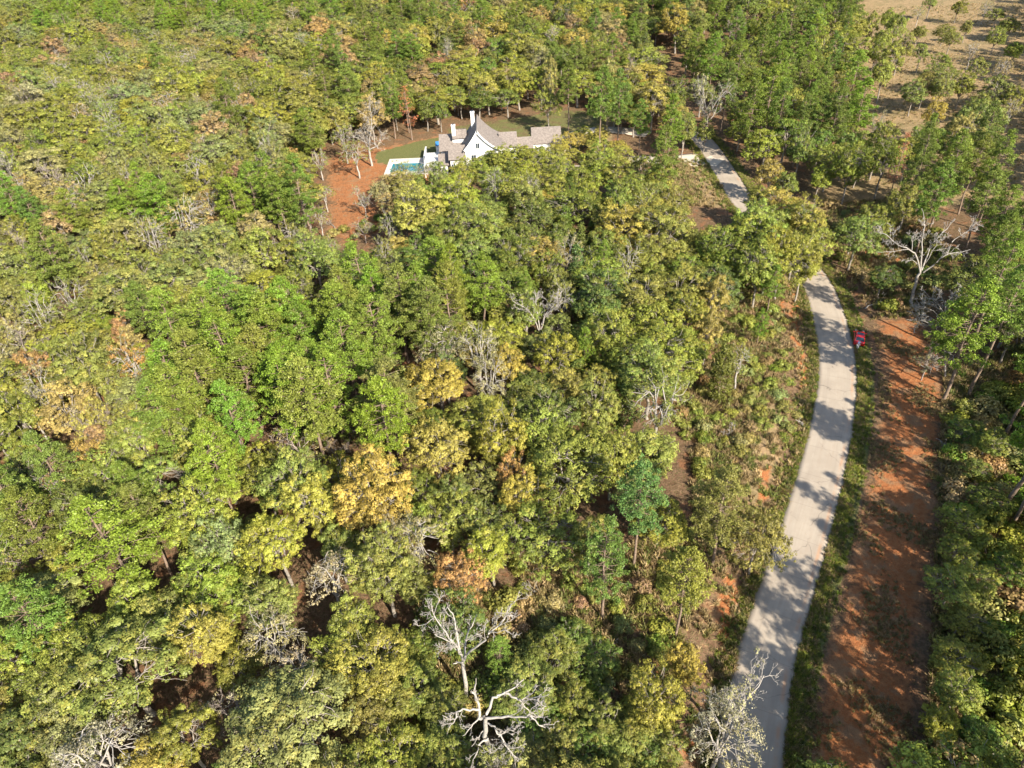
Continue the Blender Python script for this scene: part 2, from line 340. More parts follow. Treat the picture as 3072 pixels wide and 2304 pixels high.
def foliage(R_, clumps, rc, ctr, nsub, nleaf, ls, upw=.55, flat=.65):
    k = len(clumps); out = clumps - ctr; out /= np.linalg.norm(out, axis=1, keepdims=True) + 1e-9
    d = rdir(R_, k * nsub).reshape(k, nsub, 3) + out[:, None] * .55; d[..., 2] += .25; d /= np.linalg.norm(d, axis=2, keepdims=True)
    sub = clumps[:, None] + d * (rc * R_.uniform(.35, 1.3, (k, nsub))[..., :] if np.ndim(rc) == 0 else rc[:, None] * R_.uniform(.35, 1.3, (k, nsub)))[..., None] * np.array([1, 1, flat])
    lv = rdir(R_, k * nsub * nleaf).reshape(k, nsub, nleaf, 3); P = sub[:, :, None] + lv * (R_.uniform(.1, 1., (k, nsub, nleaf, 1)) ** .5) * ls * 3.1 * np.array([1, 1, .7])
    N_ = d[:, :, None] * .7 + lv * .75 + np.array([0, 0, upw])
    tone = np.clip(.5 + .15 * R_.normal(size=(k, 1, 1)) + .14 * R_.normal(size=(k, nsub, 1)) + .13 * R_.normal(size=(k, nsub, nleaf)), 0, 1)
    hue = np.clip(R_.uniform(0, 1, (k, 1, 1)) + .2 * R_.normal(size=(k, nsub, 1)) + .12 * R_.normal(size=(k, nsub, nleaf)), 0, 1)
    V, F = leaves(R_, P.reshape(-1, 3), N_.reshape(-1, 3), ls); return V, F, tone.ravel(), hue.ravel()

def oak(seed, R=4.4, H=12.5, nl=62, nsub=21, nleaf=16, ls=.108, snag=.25, rc=1.05, low=-.25):
    R_ = np.random.default_rng(seed); zb = H * .34; ctr = np.array([R_.normal() * .3, R_.normal() * .3, H * .60]); ax = np.array([R, R, H * .37])
    lob = rdir(R_, 7); lobw = R_.uniform(-.38, .42, 7)
    D = rdir(R_, nl * 5); D = D[D[:, 2] > low]; keep = []                # well-spread directions
    for d in D:
        if all((d - q) @ (d - q) > (1.5 / nl ** .5) ** 2 * 1.25 for q in keep): keep.append(d)
        if len(keep) >= nl: break
    D = np.array(keep); sc = R_.uniform(.58, 1.05, len(D)) * (1 + (np.clip(D @ lob.T, 0, 1) ** 3 * lobw).sum(1))
    C = ctr + D * ax * sc[:, None]; ni = max(4, len(C) // 6); C = np.vstack([C, ctr + rdir(R_, ni) * ax * R_.uniform(.3, .6, (ni, 1))])
    rcs = rc * R / 4.4 * R_.uniform(.55, 1.35, len(C)); V, F, tone, hue = foliage(R_, C, rcs, ctr - [0, 0, 1.5], nsub, nleaf, ls)
    W = Wood(); top = np.array([ctr[0] * .5, ctr[1] * .5, zb]); W.add(bend(R_, np.array([0, 0, -.4]), top, 5, .12), np.linspace(.30, .22, 5) * H / 12.5, 7)
    nm = 7; az = R_.uniform(0, 6.28) + np.arange(nm) * 2 * np.pi / nm + R_.normal(size=nm) * .25; el = R_.uniform(.45, 1.15, nm); el[0] = 1.45
    mains = []
    for a_, e_ in zip(az, el):
        d = np.array([math.cos(a_) * math.cos(e_), math.sin(a_) * math.cos(e_), math.sin(e_)]); end = ctr + d * ax * .62
        P = bend(R_, top, end, 6, .35); mains.append(P); W.add(P, np.linspace(.16, .07, 6) * H / 12.5, 5)
    allp = np.concatenate([m[2:] for m in mains])
    for c in C:
        q = allp[np.argmin(np.linalg.norm(allp - c, axis=1))]; ex = c + (c - ctr) / np.linalg.norm(c - ctr) * (rc * .9 if R_.random() < snag else -.1)
        W.add(bend(R_, q, ex, 5, .5), np.linspace(.065, .022, 5), 3)
        for _ in range(2):
            s_ = c + rdir(R_, 1)[0] * rc * .9; W.add(bend(R_, (q + c) / 2, s_, 4, .5), np.linspace(.035, .014, 4), 3)
    return (V, F, tone, hue), W.get()

def pine(seed, R=3.3, H=19., base=.45, lev=14, br=7, ls=.12, cone=1.6, droop=.05, tuft=48):
    R_ = np.random.default_rng(seed); W = Wood(); lean = R_.normal(size=2) * .25
    tr = bend(R_, np.array([0, 0, -.4]), np.array([lean[0], lean[1], H * .97]), 8, .05); W.add(tr, np.linspace(.24, .05, 8) * H / 19, 7)
    T = []; 
    for l in range(lev):
        t = (l + R_.uniform(-.3, .3)) / (lev - 1); t = min(max(t, 0), 1); z = H * (base + (1 - base) * t) * .985
        c = np.array([np.interp(z, tr[:, 2], tr[:, 0]), np.interp(z, tr[:, 2], tr[:, 1]), z]); prof = (1 - t ** cone) * (.62 + .38 * min(1, t * 3.2)) + .10
        for k in range(br if t < .85 else 4):
            a_ = R_.uniform(0, 6.28); L = R * prof * R_.uniform(.62, 1.15); up = -.12 + .75 * t + R_.normal() * .12
            end = c + np.array([math.cos(a_), math.sin(a_), up - droop]) * L; P = bend(R_, c, end, 4, .25); W.add(P, np.linspace(.05, .02, 4), 3)
            nt_ = max(2, int(L * 1.5))
            for q in range(nt_):
                f = 1 - .62 * q / nt_; p = c + (end - c) * f + R_.normal(size=3) * np.array([.38, .38, .16]) * (1 if q else .3); T.append((p, (end - c) / (L + .01), R_.uniform(.42, .72)))
    for q in range(5): T.append((tr[-1] + R_.normal(size=3) * .3, np.array([0, 0, 1.]), .5))
    C = np.array([x[0] for x in T]); dr = np.array([x[1] for x in T]); rr = np.array([x[2] for x in T]); k = len(C)
    d = rdir(R_, k * tuft).reshape(k, tuft, 3) + dr[:, None] * .35; d[..., 2] += .42; d /= np.linalg.norm(d, axis=2, keepdims=True)
    P = C[:, None] + d * rr[:, None, None] * R_.uniform(.35, 1, (k, tuft, 1)) * np.array([1, 1, .72])
    Nn = np.cross(d, rdir(R_, k * tuft).reshape(k, tuft, 3)) + d * .45 + np.array([0, 0, .4])
    V, F = leaves(R_, P.reshape(-1, 3), Nn.reshape(-1, 3), ls, .62)
    tone = np.clip(.5 + .14 * R_.normal(size=(k, 1)) + .14 * R_.normal(size=(k, tuft)), 0, 1).ravel(); hue = np.clip(R_.uniform(0, 1, (k, 1)) + .15 * R_.normal(size=(k, tuft)), 0, 1).ravel()
    return (V, F, tone, hue), W.get()

def bare(seed, H=11., R=4., r0=.26, spread=.8, fork=.35, lv=4, twig=.02, nb=(7, 5, 5, 4), limbs=None):
    R_ = np.random.default_rng(seed); W = Wood(); tips = []
    def grow(p, d, L, r, l):
        n = 5; P = [p]; dd = d.copy()
        for q in range(n):
            dd = dd + R_.normal(size=3) * (.17 + .05 * l) + np.array([0, 0, .05]); dd /= np.linalg.norm(dd); P.append(P[-1] + dd * L / n)
        P = np.array(P); W.add(P, np.linspace(r, max(r * .42, twig * .7), n + 1), 6 if l < 1 else (4 if l == 1 else 3)); kids(P, L, r, l)
    def kids(P, L, r, l):
        if l >= lv: tips.append(P[-1]); return
        for q in range(nb[min(l, len(nb) - 1)]):
            f = R_.uniform(.28, 1); i_ = f * (len(P) - 1); a = P[int(i_)] + (P[min(int(i_) + 1, len(P) - 1)] - P[int(i_)]) * (i_ % 1); dd = P[-1] - P[0]; dd = dd / np.linalg.norm(dd)
            s = rdir(R_, 1)[0]; s -= dd * (s @ dd); s /= np.linalg.norm(s); e = dd * .75 + s * spread * R_.uniform(.5, 1.1) + np.array([0, 0, .22]); e /= np.linalg.norm(e)
            grow(a, e, L * R_.uniform(.38, .62) * (1.1 - .4 * f), max(r * .45 * (1.1 - .4 * f), twig), l + 1)
    if limbs:
        for P, ra, rb, sub in limbs:
            P = catmull(np.array(P, float), 3); P[1:-1] += R_.normal(size=P[1:-1].shape) * .06
            W.add(P, np.linspace(ra, rb, len(P)), 7)
            L = np.linalg.norm(P[-1] - P[0])
            if sub:
                for q in range(sub):
                    f = R_.uniform(.25, 1) ** .8; i_ = int(f * (len(P) - 2)); dd = P[i_ + 1] - P[i_]; dd = dd / np.linalg.norm(dd); s = rdir(R_, 1)[0]; s -= dd * (s @ dd); s /= np.linalg.norm(s)
                    e = dd * .8 + s * spread * R_.uniform(.5, 1.1) + np.array([0, 0, .15]); e /= np.linalg.norm(e); grow(P[i_], e, min(L * .42, 2.6) * R_.uniform(.5, 1), max(rb * .8, .03), lv - 2)
    else:
        tp = np.array([0, 0, H * fork]); W.add(bend(R_, np.array([0, 0, -.4]), tp, 5, .1), np.linspace(r0, r0 * .8, 5), 7)
        m = nb[0]
        for q in range(m):
            a_ = 2 * np.pi * q / m + R_.normal() * .3; e_ = R_.uniform(.5, 1.25); d = np.array([math.cos(a_) * math.cos(e_), math.sin(a_) * math.cos(e_), math.sin(e_)])
            L = min(R / max(math.cos(e_), .3), H * (1 - fork)) * R_.uniform(.8, 1.05); grow(tp + np.array([0, 0, R_.uniform(-.8, .3)]), d, L, r0 * .48, 1)
    return W.get(), np.array(tips) if tips else np.zeros((0, 3))

def shrub(seed, R=1.2, H=1.6, ls=.12, n=20):
    R_ = np.random.default_rng(seed); ctr = np.array([0, 0, H * .45]); D = rdir(R_, n); D[:, 2] = np.abs(D[:, 2]) * 1.1 - .25; C = ctr + D * np.array([R, R, H * .5]) * R_.uniform(.45, 1, (n, 1))
    V, F, t_, h_ = foliage(R_, C, R * .36 * R_.uniform(.6, 1.3, n), ctr, 9, 7, ls); W = Wood()
    for c in C[:14]: W.add(bend(R_, np.array([0, 0, -.1]), c, 4, .4), np.linspace(.03, .012, 4), 3)
    return (V, F, t_, h_), W.get()

BASE = {}                                                 # kind -> list of (crown mesh, wood mesh, joined mesh for the far wood, R, H)
def reg(kind, data, leafm, leafi, bark, R, H):
    (V, F, tn, hu), (WV, WF) = data
    cm = mesh(kind + '_crown', V, F, leafm, {'tone': tn, 'hue': hu}); wm = mesh(kind + '_trunk', WV, WF, bark)
    JV = np.concatenate([WV, V]); JF = np.concatenate([WF, F + len(WV)]); mi = np.r_[np.zeros(len(WF)), np.ones(len(F))]
    jm = mesh(kind + '_far', JV, JF, [bark, leafi], {'tone': np.r_[np.zeros(len(WF)), tn], 'hue': np.r_[np.zeros(len(WF)), hu]}, mi)
    BASE.setdefault(kind, []).append((cm, wm, jm, R, H))
for q in range(12):
    R = [4.4, 4.0, 4.8, 4.3, 3.7, 4.6, 4.2, 4.9, 4.4, 4.1, 5.0, 4.5][q]; H = [12.5, 12, 13, 12, 12.8, 13.5, 11.5, 12.6, 11, 13.5, 12, 12.4][q]
    reg('oak', oak(100 + q, R, H, nl=[64, 52, 70, 60, 50, 64, 56, 74, 44, 58, 66, 48][q], rc=[1.05, 1.05, 1, 1.15, 1.05, .95, 1.1, 1, 1.2, 1, 1.05, 1.25][q]), LEAF, LEAF_I, BARK, R, H)
for q in range(4):
    reg('thin_oak', oak(200 + q, 4.3, 12.5, nl=40, nsub=10, nleaf=7, snag=.6, rc=.95), LEAF, LEAF_I, PALE, 4.3, 12.5)
for q in range(5):
    H = [19, 20, 18, 19.5, 18.5][q]; R = [3.8, 4.2, 3.5, 4.0, 3.8][q]; reg('pine', pine(300 + q, R, H, [.48, .42, .5, .38, .45][q]), NEED, NEED_I, PBARK, R, H)
for q in range(3):
    reg('tall_pine', pine(340 + q, 3.9, 25., .58, lev=12), NEED, NEED_I, PBARK, 3.9, 25.)
for q in range(3):
    reg('cedar', pine(380 + q, 2.3, 10., .08, lev=14, br=7, cone=1.0, tuft=24, ls=.15), NEED, NEED_I, PBARK, 2.3, 10.)
for q in range(3):
    reg('dead_pine', pine(420 + q, 2.6, 17., .35, lev=12, br=4, tuft=12, cone=1.3), NEED, NEED_I, PBARK, 2.6, 17.)
for q in range(4):
    reg('shrub', shrub(500 + q), LEAF, LEAF_I, BARK, 1.2, 1.6)
for q in range(4):
    (WV, WF), tips = bare(600 + q, 11.5, 4.2, nb=(7, 6, 5, 3), twig=.026)
    R_ = np.random.default_rng(640 + q); tp = tips[R_.permutation(len(tips))[:90]]; fol = foliage(R_, tp, .35, np.array([0, 0, 6.]), 3, 4, .14)
    reg('bare', (fol, (WV, WF)), LEAF, LEAF_I, PALE if q % 2 else TWIG, 4.2, 11.5)

COL = {  # base colours of the foliage
 'olive green': (.205, .225, .048), 'grey green': (.225, .245, .078), 'dark green': (.115, .148, .032), 'yellow green': (.245, .268, .046), 'golden yellow': (.34, .29, .065),
 'orange': (.38, .23, .08), 'rusty brown': (.30, .20, .095), 'tan': (.33, .27, .105), 'bright green': (.175, .255, .032), 'mid green': (.145, .200, .034), 'bluish green': (.13, .205, .052),
 'reddish': (.46, .19, .10), 'greyish': (.29, .27, .14)}
NAME = {'oak': ('oak_tree', 'oak tree', 'oak'), 'thin_oak': ('sparse_oak_tree', 'oak tree', 'sparse oak with pale limbs showing'), 'pine': ('pine_tree', 'pine tree', 'pine'), 'tall_pine': ('tall_pine_tree', 'pine tree', 'tall pine'),
        'cedar': ('cedar_tree', 'cedar tree', 'cone-shaped cedar'), 'dead_pine': ('dying_pine_tree', 'pine tree', 'dying pine'), 'shrub': ('shrub', 'shrub', 'shrub'), 'bare': ('bare_tree', 'bare tree', 'almost leafless tree')}
TREES = []                                                # dict(kind, x, y, z, s, rot, var, col, label)
def add_tree(kind, x, y, s, col, label=None, z=None, var=None, hand=False, sz=None):
    TREES.append(dict(kind=kind, x=x, y=y, z=gz(x, y) if z is None else z, s=s, sz=sz or s, rot=rnd.uniform(0, 6.28), var=rnd.randrange(len(BASE[kind])) if var is None else var, col=col, label=label, hand=hand))
def crown_at(kind, u, v, R, H, col, label=None, f=None):  # crown centre seen at (u, v)
    b = BASE[kind][0]; f = f or {'pine': .74, 'tall_pine': .8, 'cedar': .5, 'dead_pine': .66, 'bare': .65, 'shrub': .45}.get(kind, .62)
    p = onground(u, v, H * f); add_tree(kind, p[0], p[1], R / b[3], col, label, p[2], hand=True, sz=H / b[4])
def base_at(kind, u, v, R, H, col, label=None):
    b = BASE[kind][0]; p = onground(u, v); add_tree(kind, p[0], p[1], R / b[3], col, label, p[2], hand=True, sz=H / b[4])
# ---------------------------------------------------------------- trees read off the photograph one by one
P_ = lambda L, kind, R, H, col: [crown_at(kind, u, v, R * rnd.uniform(.82, 1.18), H * rnd.uniform(.88, 1.08), rnd.choice(['bright green'] * 5 + ['mid green', 'olive green']) if col == 'bright green' else col) for u, v in L if not (col == 'bright green' and len(L) > 20 and rnd.random() < .2)]
P_([(60, 440), (15, 415), (150, 450), (262, 425), (340, 430), (300, 392), (375, 412), (500, 428), (545, 402), (582, 415)], 'pine', 3.5, 17, 'bright green')
crown_at('pine', 648, 400, 4.2, 20, 'mid green', 'dark green pine with a bare trunk beside the orange clearing'); crown_at('pine', 598, 418, 3.6, 19, 'mid green', 'dark pine just left of the pine at the clearing edge')
P_([(488, 646), (697, 704), (726, 669), (610, 655), (552, 750), (523, 797), (610, 785), (616, 733), (668, 780), (715, 750), (476, 739), (412, 785), (447, 692), (398, 700), (357, 684), (407, 750), (360, 792), (372, 850), (337, 893),
    (441, 925), (494, 878), (511, 832), (569, 878), (453, 971), (715, 820), (640, 700), (575, 690), (660, 850), (610, 850), (560, 690)], 'pine', 4.0, 18, 'bright green')
P_([(772, 588), (807, 640), (760, 698), (842, 687), (929, 605), (905, 634), (969, 634), (1045, 594), (1010, 588), (929, 669), (812, 727), (772, 774), (865, 588), (836, 843), (824, 880), (860, 640), (890, 690), (800, 690), (975, 580), (940, 560), (870, 730), (735, 640), (740, 730)], 'pine', 3.9, 18, 'bright green')
P_([(99, 989), (279, 1053), (17, 1064), (50, 1110), (300, 1110)], 'pine', 3.3, 17, 'mid green')
crown_at('pine', 220, 1170, 4.6, 18, 'bright green', 'broad bright green pine right of the pinkish bare tree at the left'); crown_at('pine', 45, 1310, 3.9, 16, 'mid green', 'large green pine at the left edge low in the photo')
crown_at('pine', 1138, 629, 2.0, 12, 'bright green'); crown_at('pine', 1306, 560, 2.2, 12, 'bright green', 'small vivid green pine right of the blue-grey cedar'); crown_at('pine', 1262, 745, 1.9, 11, 'bright green')
crown_at('pine', 1384, 1065, 3.0, 17, 'bluish green', 'bluish green pine at the right edge of the oak canopy'); crown_at('pine', 1312, 1190, 2.7, 16, 'bluish green', 'pale bluish pine with bare trunk over red leaf litter')
crown_at('pine', 1484, 1232, 3.0, 15.5, 'yellow green', 'yellowish green pine with a straight bare trunk left of the road'); crown_at('pine', 1568, 1080, 3.2, 15, 'olive green', 'olive pine close to the left edge of the road'); crown_at('oak', 1637, 1160, 2.6, 11, 'olive green', 'olive oak leaning over the left edge of the road')
crown_at('pine', 1081, 1408, 1.3, 8, 'bright green', 'small bright pine right of the forked white dead tree')
crown_at('cedar', 1222, 505, 2.4, 11, 'dark green'); crown_at('cedar', 1252, 545, 2.3, 11, 'dark green'); crown_at('cedar', 1312, 485, 2.5, 11, 'olive green'); crown_at('cedar', 1247, 590, 2.2, 11, 'bluish green', 'blue-grey cedar behind the white dead tree in mid forest')
crown_at('cedar', 1560, 808, 2.4, 10, 'dark green', 'dark cone-shaped cedar in the brush left of the road'); crown_at('cedar', 1100, 545, 2.2, 10, 'dark green')
# around the house and the upper road
crown_at('pine', 1437, 320, 3.6, 20, 'mid green', 'tall pine standing between the house and the upper road bend'); crown_at('pine', 1450, 250, 3.4, 18, 'bright green'); crown_at('pine', 1300, 190, 4.2, 24, 'mid green', 'tall dark pine with bare trunk behind the garage'); crown_at('pine', 1228, 170, 3.6, 21, 'mid green')
crown_at('pine', 1340, 195, 3.6, 22, 'mid green'); crown_at('pine', 1385, 250, 2.8, 15, 'mid green'); crown_at('dead_pine', 881, 228, 2.8, 15, 'reddish', 'rust-red dying pine on the forest edge behind the lawn')
crown_at('oak', 1185, 220, 3.4, 13, 'olive green'); crown_at('oak', 1190, 170, 2.4, 17, 'golden yellow')
P_([(1262, 290), (1298, 290), (1285, 308)], 'oak', 2.4, 5.5, 'golden yellow'); P_([(1332, 340), (1300, 345), (1270, 352), (1150, 352), (1195, 352)], 'oak', 3.0, 9, 'yellow green')
P_([(1040, 372), (1090, 352), (1130, 375), (1060, 400), (1110, 410), (1160, 390), (1000, 392), (1215, 382), (1250, 392), (1290, 385), (1085, 350)], 'oak', 2.9, 9, 'yellow green'); P_([(1062, 345), (1098, 335), (1130, 335), (1165, 338), (1192, 330), (1030, 355), (1000, 368)], 'oak', 2.5, 8, 'yellow green'); P_([(1212, 318), (1232, 308)], 'oak', 2.3, 6.5, 'golden yellow')
P_([(905, 398), (945, 392), (870, 405), (915, 430), (975, 415)], 'oak', 2.9, 9.5, 'olive green')
crown_at('bare', 790, 275, 5.2, 16, 'greyish', 'large grey half-leafless tree at the back of the orange clearing'); crown_at('bare', 785, 430, 2.2, 7, 'greyish', 'small white leafless tree inside the orange clearing'); crown_at('bare', 785, 490, 2.2, 6, 'greyish')
crown_at('bare', 1533, 220, 4.0, 17, 'tan', 'grey twiggy tree at the driveway mouth of the upper road'); crown_at('oak', 1525, 290, 2.0, 8, 'olive green')
crown_at('oak', 1665, 380, 2.7, 10, 'golden yellow', 'golden oak right of the upper road'); crown_at('oak', 1700, 450, 4.2, 12, 'golden yellow', 'large golden yellow oak hiding the road bend'); crown_at('oak', 1652, 480, 3.4, 12, 'yellow green'); crown_at('oak', 1740, 490, 3.4, 12, 'yellow green'); crown_at('oak', 1680, 530, 3.2, 11, 'olive green')
P_([(1640, 440), (1720, 480), (1660, 520)], 'oak', 3.6, 11, 'yellow green'); P_([(1720, 540), (1690, 565), (1735, 570), (1630, 500), (1660, 560), (1755, 530), (1610, 520), (1640, 590)], 'oak', 3.6, 12, 'yellow green')
P_([(1205, 1400), (1130, 1480), (1235, 1525), (1300, 1565), (1340, 1610), (1210, 1610), (900, 1475), (870, 1410), (1385, 1580), (1150, 1630), (950, 1530), (960, 1620), (1440, 1620)], 'oak', 2.3, 5.5, 'olive green'); P_([(1240, 1380), (1290, 1420), (1110, 1500), (905, 1400), (1180, 1560), (1270, 1610), (1400, 1640)], 'oak', 2.0, 5, 'mid green')
crown_at('pine', 1672, 600, 2.3, 10, 'bright green'); crown_at('pine', 1645, 690, 1.4, 7, 'bright green', 'small vivid pine left of the road near the red car'); crown_at('thin_oak', 1598, 780, 2.5, 9, 'olive green', 'slender pale-trunked oak in the brush left of the road')
crown_at('oak', 1850, 515, 3.8, 11, 'olive green'); crown_at('oak', 1895, 475, 3.0, 10, 'olive green'); crown_at('oak', 1960, 440, 3.2, 11, 'olive green'); crown_at('oak', 1905, 605, 2.3, 6, 'dark green', 'low dark oak left of the tall white dead tree')
crown_at('dead_pine', 1945, 345, 1.9, 17, 'reddish', 'thin rust-red dying pine in the dry field'); crown_at('bare', 1890, 285, 1.6, 13, 'tan')
P_([(2008, 293), (1995, 333), (2058, 350), (2118, 333), (2135, 275), (2030, 400), (2140, 400), (2165, 350)], 'pine', 3.6, 20, 'mid green')
P_([(2000, 185), (2035, 195), (1975, 205), (2025, 160), (2150, 195), (2190, 215)], 'oak', 3.3, 10, 'olive green'); crown_at('oak', 2018, 245, 2.4, 11, 'golden yellow')
P_([(1880, 60), (1905, 85), (1890, 120), (1925, 130), (1915, 40), (1945, 110), (1935, 65), (1910, 160)], 'oak', 3.2, 13, 'yellow green')
P_([(2040, 70), (2055, 85), (2155, 30), (2185, 60), (2150, 85), (2195, 110), (1985, 70), (2165, 60), (2090, 60), (2010, 10), (1990, 120), (2040, 130), (2110, 150), (2080, 190), (2120, 225), (2070, 20)], 'oak', 2.8, 9, 'olive green'); P_([(1985, 30), (2130, 20), (2165, 150), (2100, 110), (2185, 240)], 'thin_oak', 2.8, 9, 'tan')
P_([(1675, 70), (1655, 50), (1752, 217), (1728, 163), (1782, 167), (1768, 207), (1735, 250), (1700, 150), (1760, 130), (1650, 100), (1780, 240), (1810, 240), (1745, 90), (1800, 110), (1690, 220), (1830, 60), (1850, 20)], 'pine', 3.1, 19, 'mid green')
P_([(1600, 130), (1615, 160), (1590, 180), (1640, 185), (1560, 150), (1570, 110), (1620, 60), (1580, 50), (1540, 100), (1640, 230), (1800, 290), (1830, 320), (1770, 320), (1730, 330), (1700, 300), (1860, 340)], 'oak', 3.6, 13, 'mid green')
P_([(1252, 300), (1295, 300), (1335, 318), (1350, 362), (1240, 340), (1285, 330)], 'oak', 2.4, 5.5, 'golden yellow'); crown_at('thin_oak', 768, 335, 3.8, 10, 'olive green'); crown_at('thin_oak', 742, 300, 3.6, 11, 'olive green'); P_([(880, 372), (905, 375), (930, 372), (860, 372), (1010, 372), (985, 385)], 'thin_oak', 2.4, 7.5, 'olive green'); P_([(1385, 370), (1330, 385), (1415, 395), (1370, 405), (1290, 370), (1425, 420), (1400, 440), (1450, 450)], 'oak', 3.3, 10, 'olive green')
P_([(838, 392), (822, 418), (848, 452), (872, 436), (860, 402)], 'oak', 2.7, 8, 'tan'); P_([(700, 420), (690, 470), (715, 530), (690, 350)], 'thin_oak', 2.6, 8, 'olive green')
# right side: one leafy tall pine by the strip, tall trunks along its far edge, bleached trees
crown_at('pine', 2112, 690, 4.4, 20, 'bright green', 'bright green pine overlapping the white bare tree by the dirt strip')
for u, v in [(2165, 950), (2160, 1110), (2225, 1190), (2250, 1350), (2270, 1520), (2290, 1680), (2290, 1250), (2280, 1060), (2300, 1430), (2250, 900), (2330, 1330)]:
    b0 = onground(u, v); sc_ = b0[:2] + np.array([-math.cos(math.radians(SUN_AZ)), -math.sin(math.radians(SUN_AZ))]) * 17.5 / math.tan(math.radians(SUN_EL)); sq_ = proj(np.r_[sc_, 0])[0]
    if segdist([sc_], CL)[0] < 6.5 and (955 < sq_[1] < 1095 or 1160 < sq_[1] < 1225): continue
    base_at('tall_pine', u, v, 3.6 * rnd.uniform(.85, 1.15), 21 * rnd.uniform(.9, 1.12), 'bright green')
for u, v in [(1672, 1285), (1700, 1340), (1640, 1405), (1700, 1470), (1625, 1530), (1668, 1590), (1775, 700), (1795, 905), (1790, 640), (1880, 1200), (1930, 1320), (1850, 1560)]:
    g_ = onground(u, v); L_ = 18. / math.tan(math.radians(SUN_EL)); q_ = g_[:2] + np.array([math.cos(math.radians(SUN_AZ)), math.sin(math.radians(SUN_AZ))]) * L_
    add_tree('tall_pine', q_[0], q_[1], 3.2 / 3.9 * rnd.uniform(.85, 1.15), 'bright green', hand=True, sz=22.5 / 25.)
P_([(2068, 1190), (2058, 1270), (2078, 1340), (2052, 1420), (2070, 1500), (2085, 1120), (2040, 1560), (2110, 1260)], 'oak', 2.1, 5, 'yellow green'); P_([(2088, 930), (2105, 1010), (2140, 1080), (2130, 960), (2110, 1580), (2160, 1640), (2180, 1230)], 'oak', 2.0, 4.5, 'mid green')
for u, v in [(1905, 905), (1950, 1000), (1880, 1080), (1955, 1150), (1900, 1245), (1950, 1350), (1840, 1430), (1900, 1510)]:
    g_ = onground(u, v); L_ = 17. / math.tan(math.radians(SUN_EL)); q_ = g_[:2] + np.array([math.cos(math.radians(SUN_AZ)), math.sin(math.radians(SUN_AZ))]) * L_
    add_tree('tall_pine', q_[0], q_[1], 2.1 / 3.9 * rnd.uniform(.85, 1.15), 'bright green', hand=True, sz=21.5 / 25.)
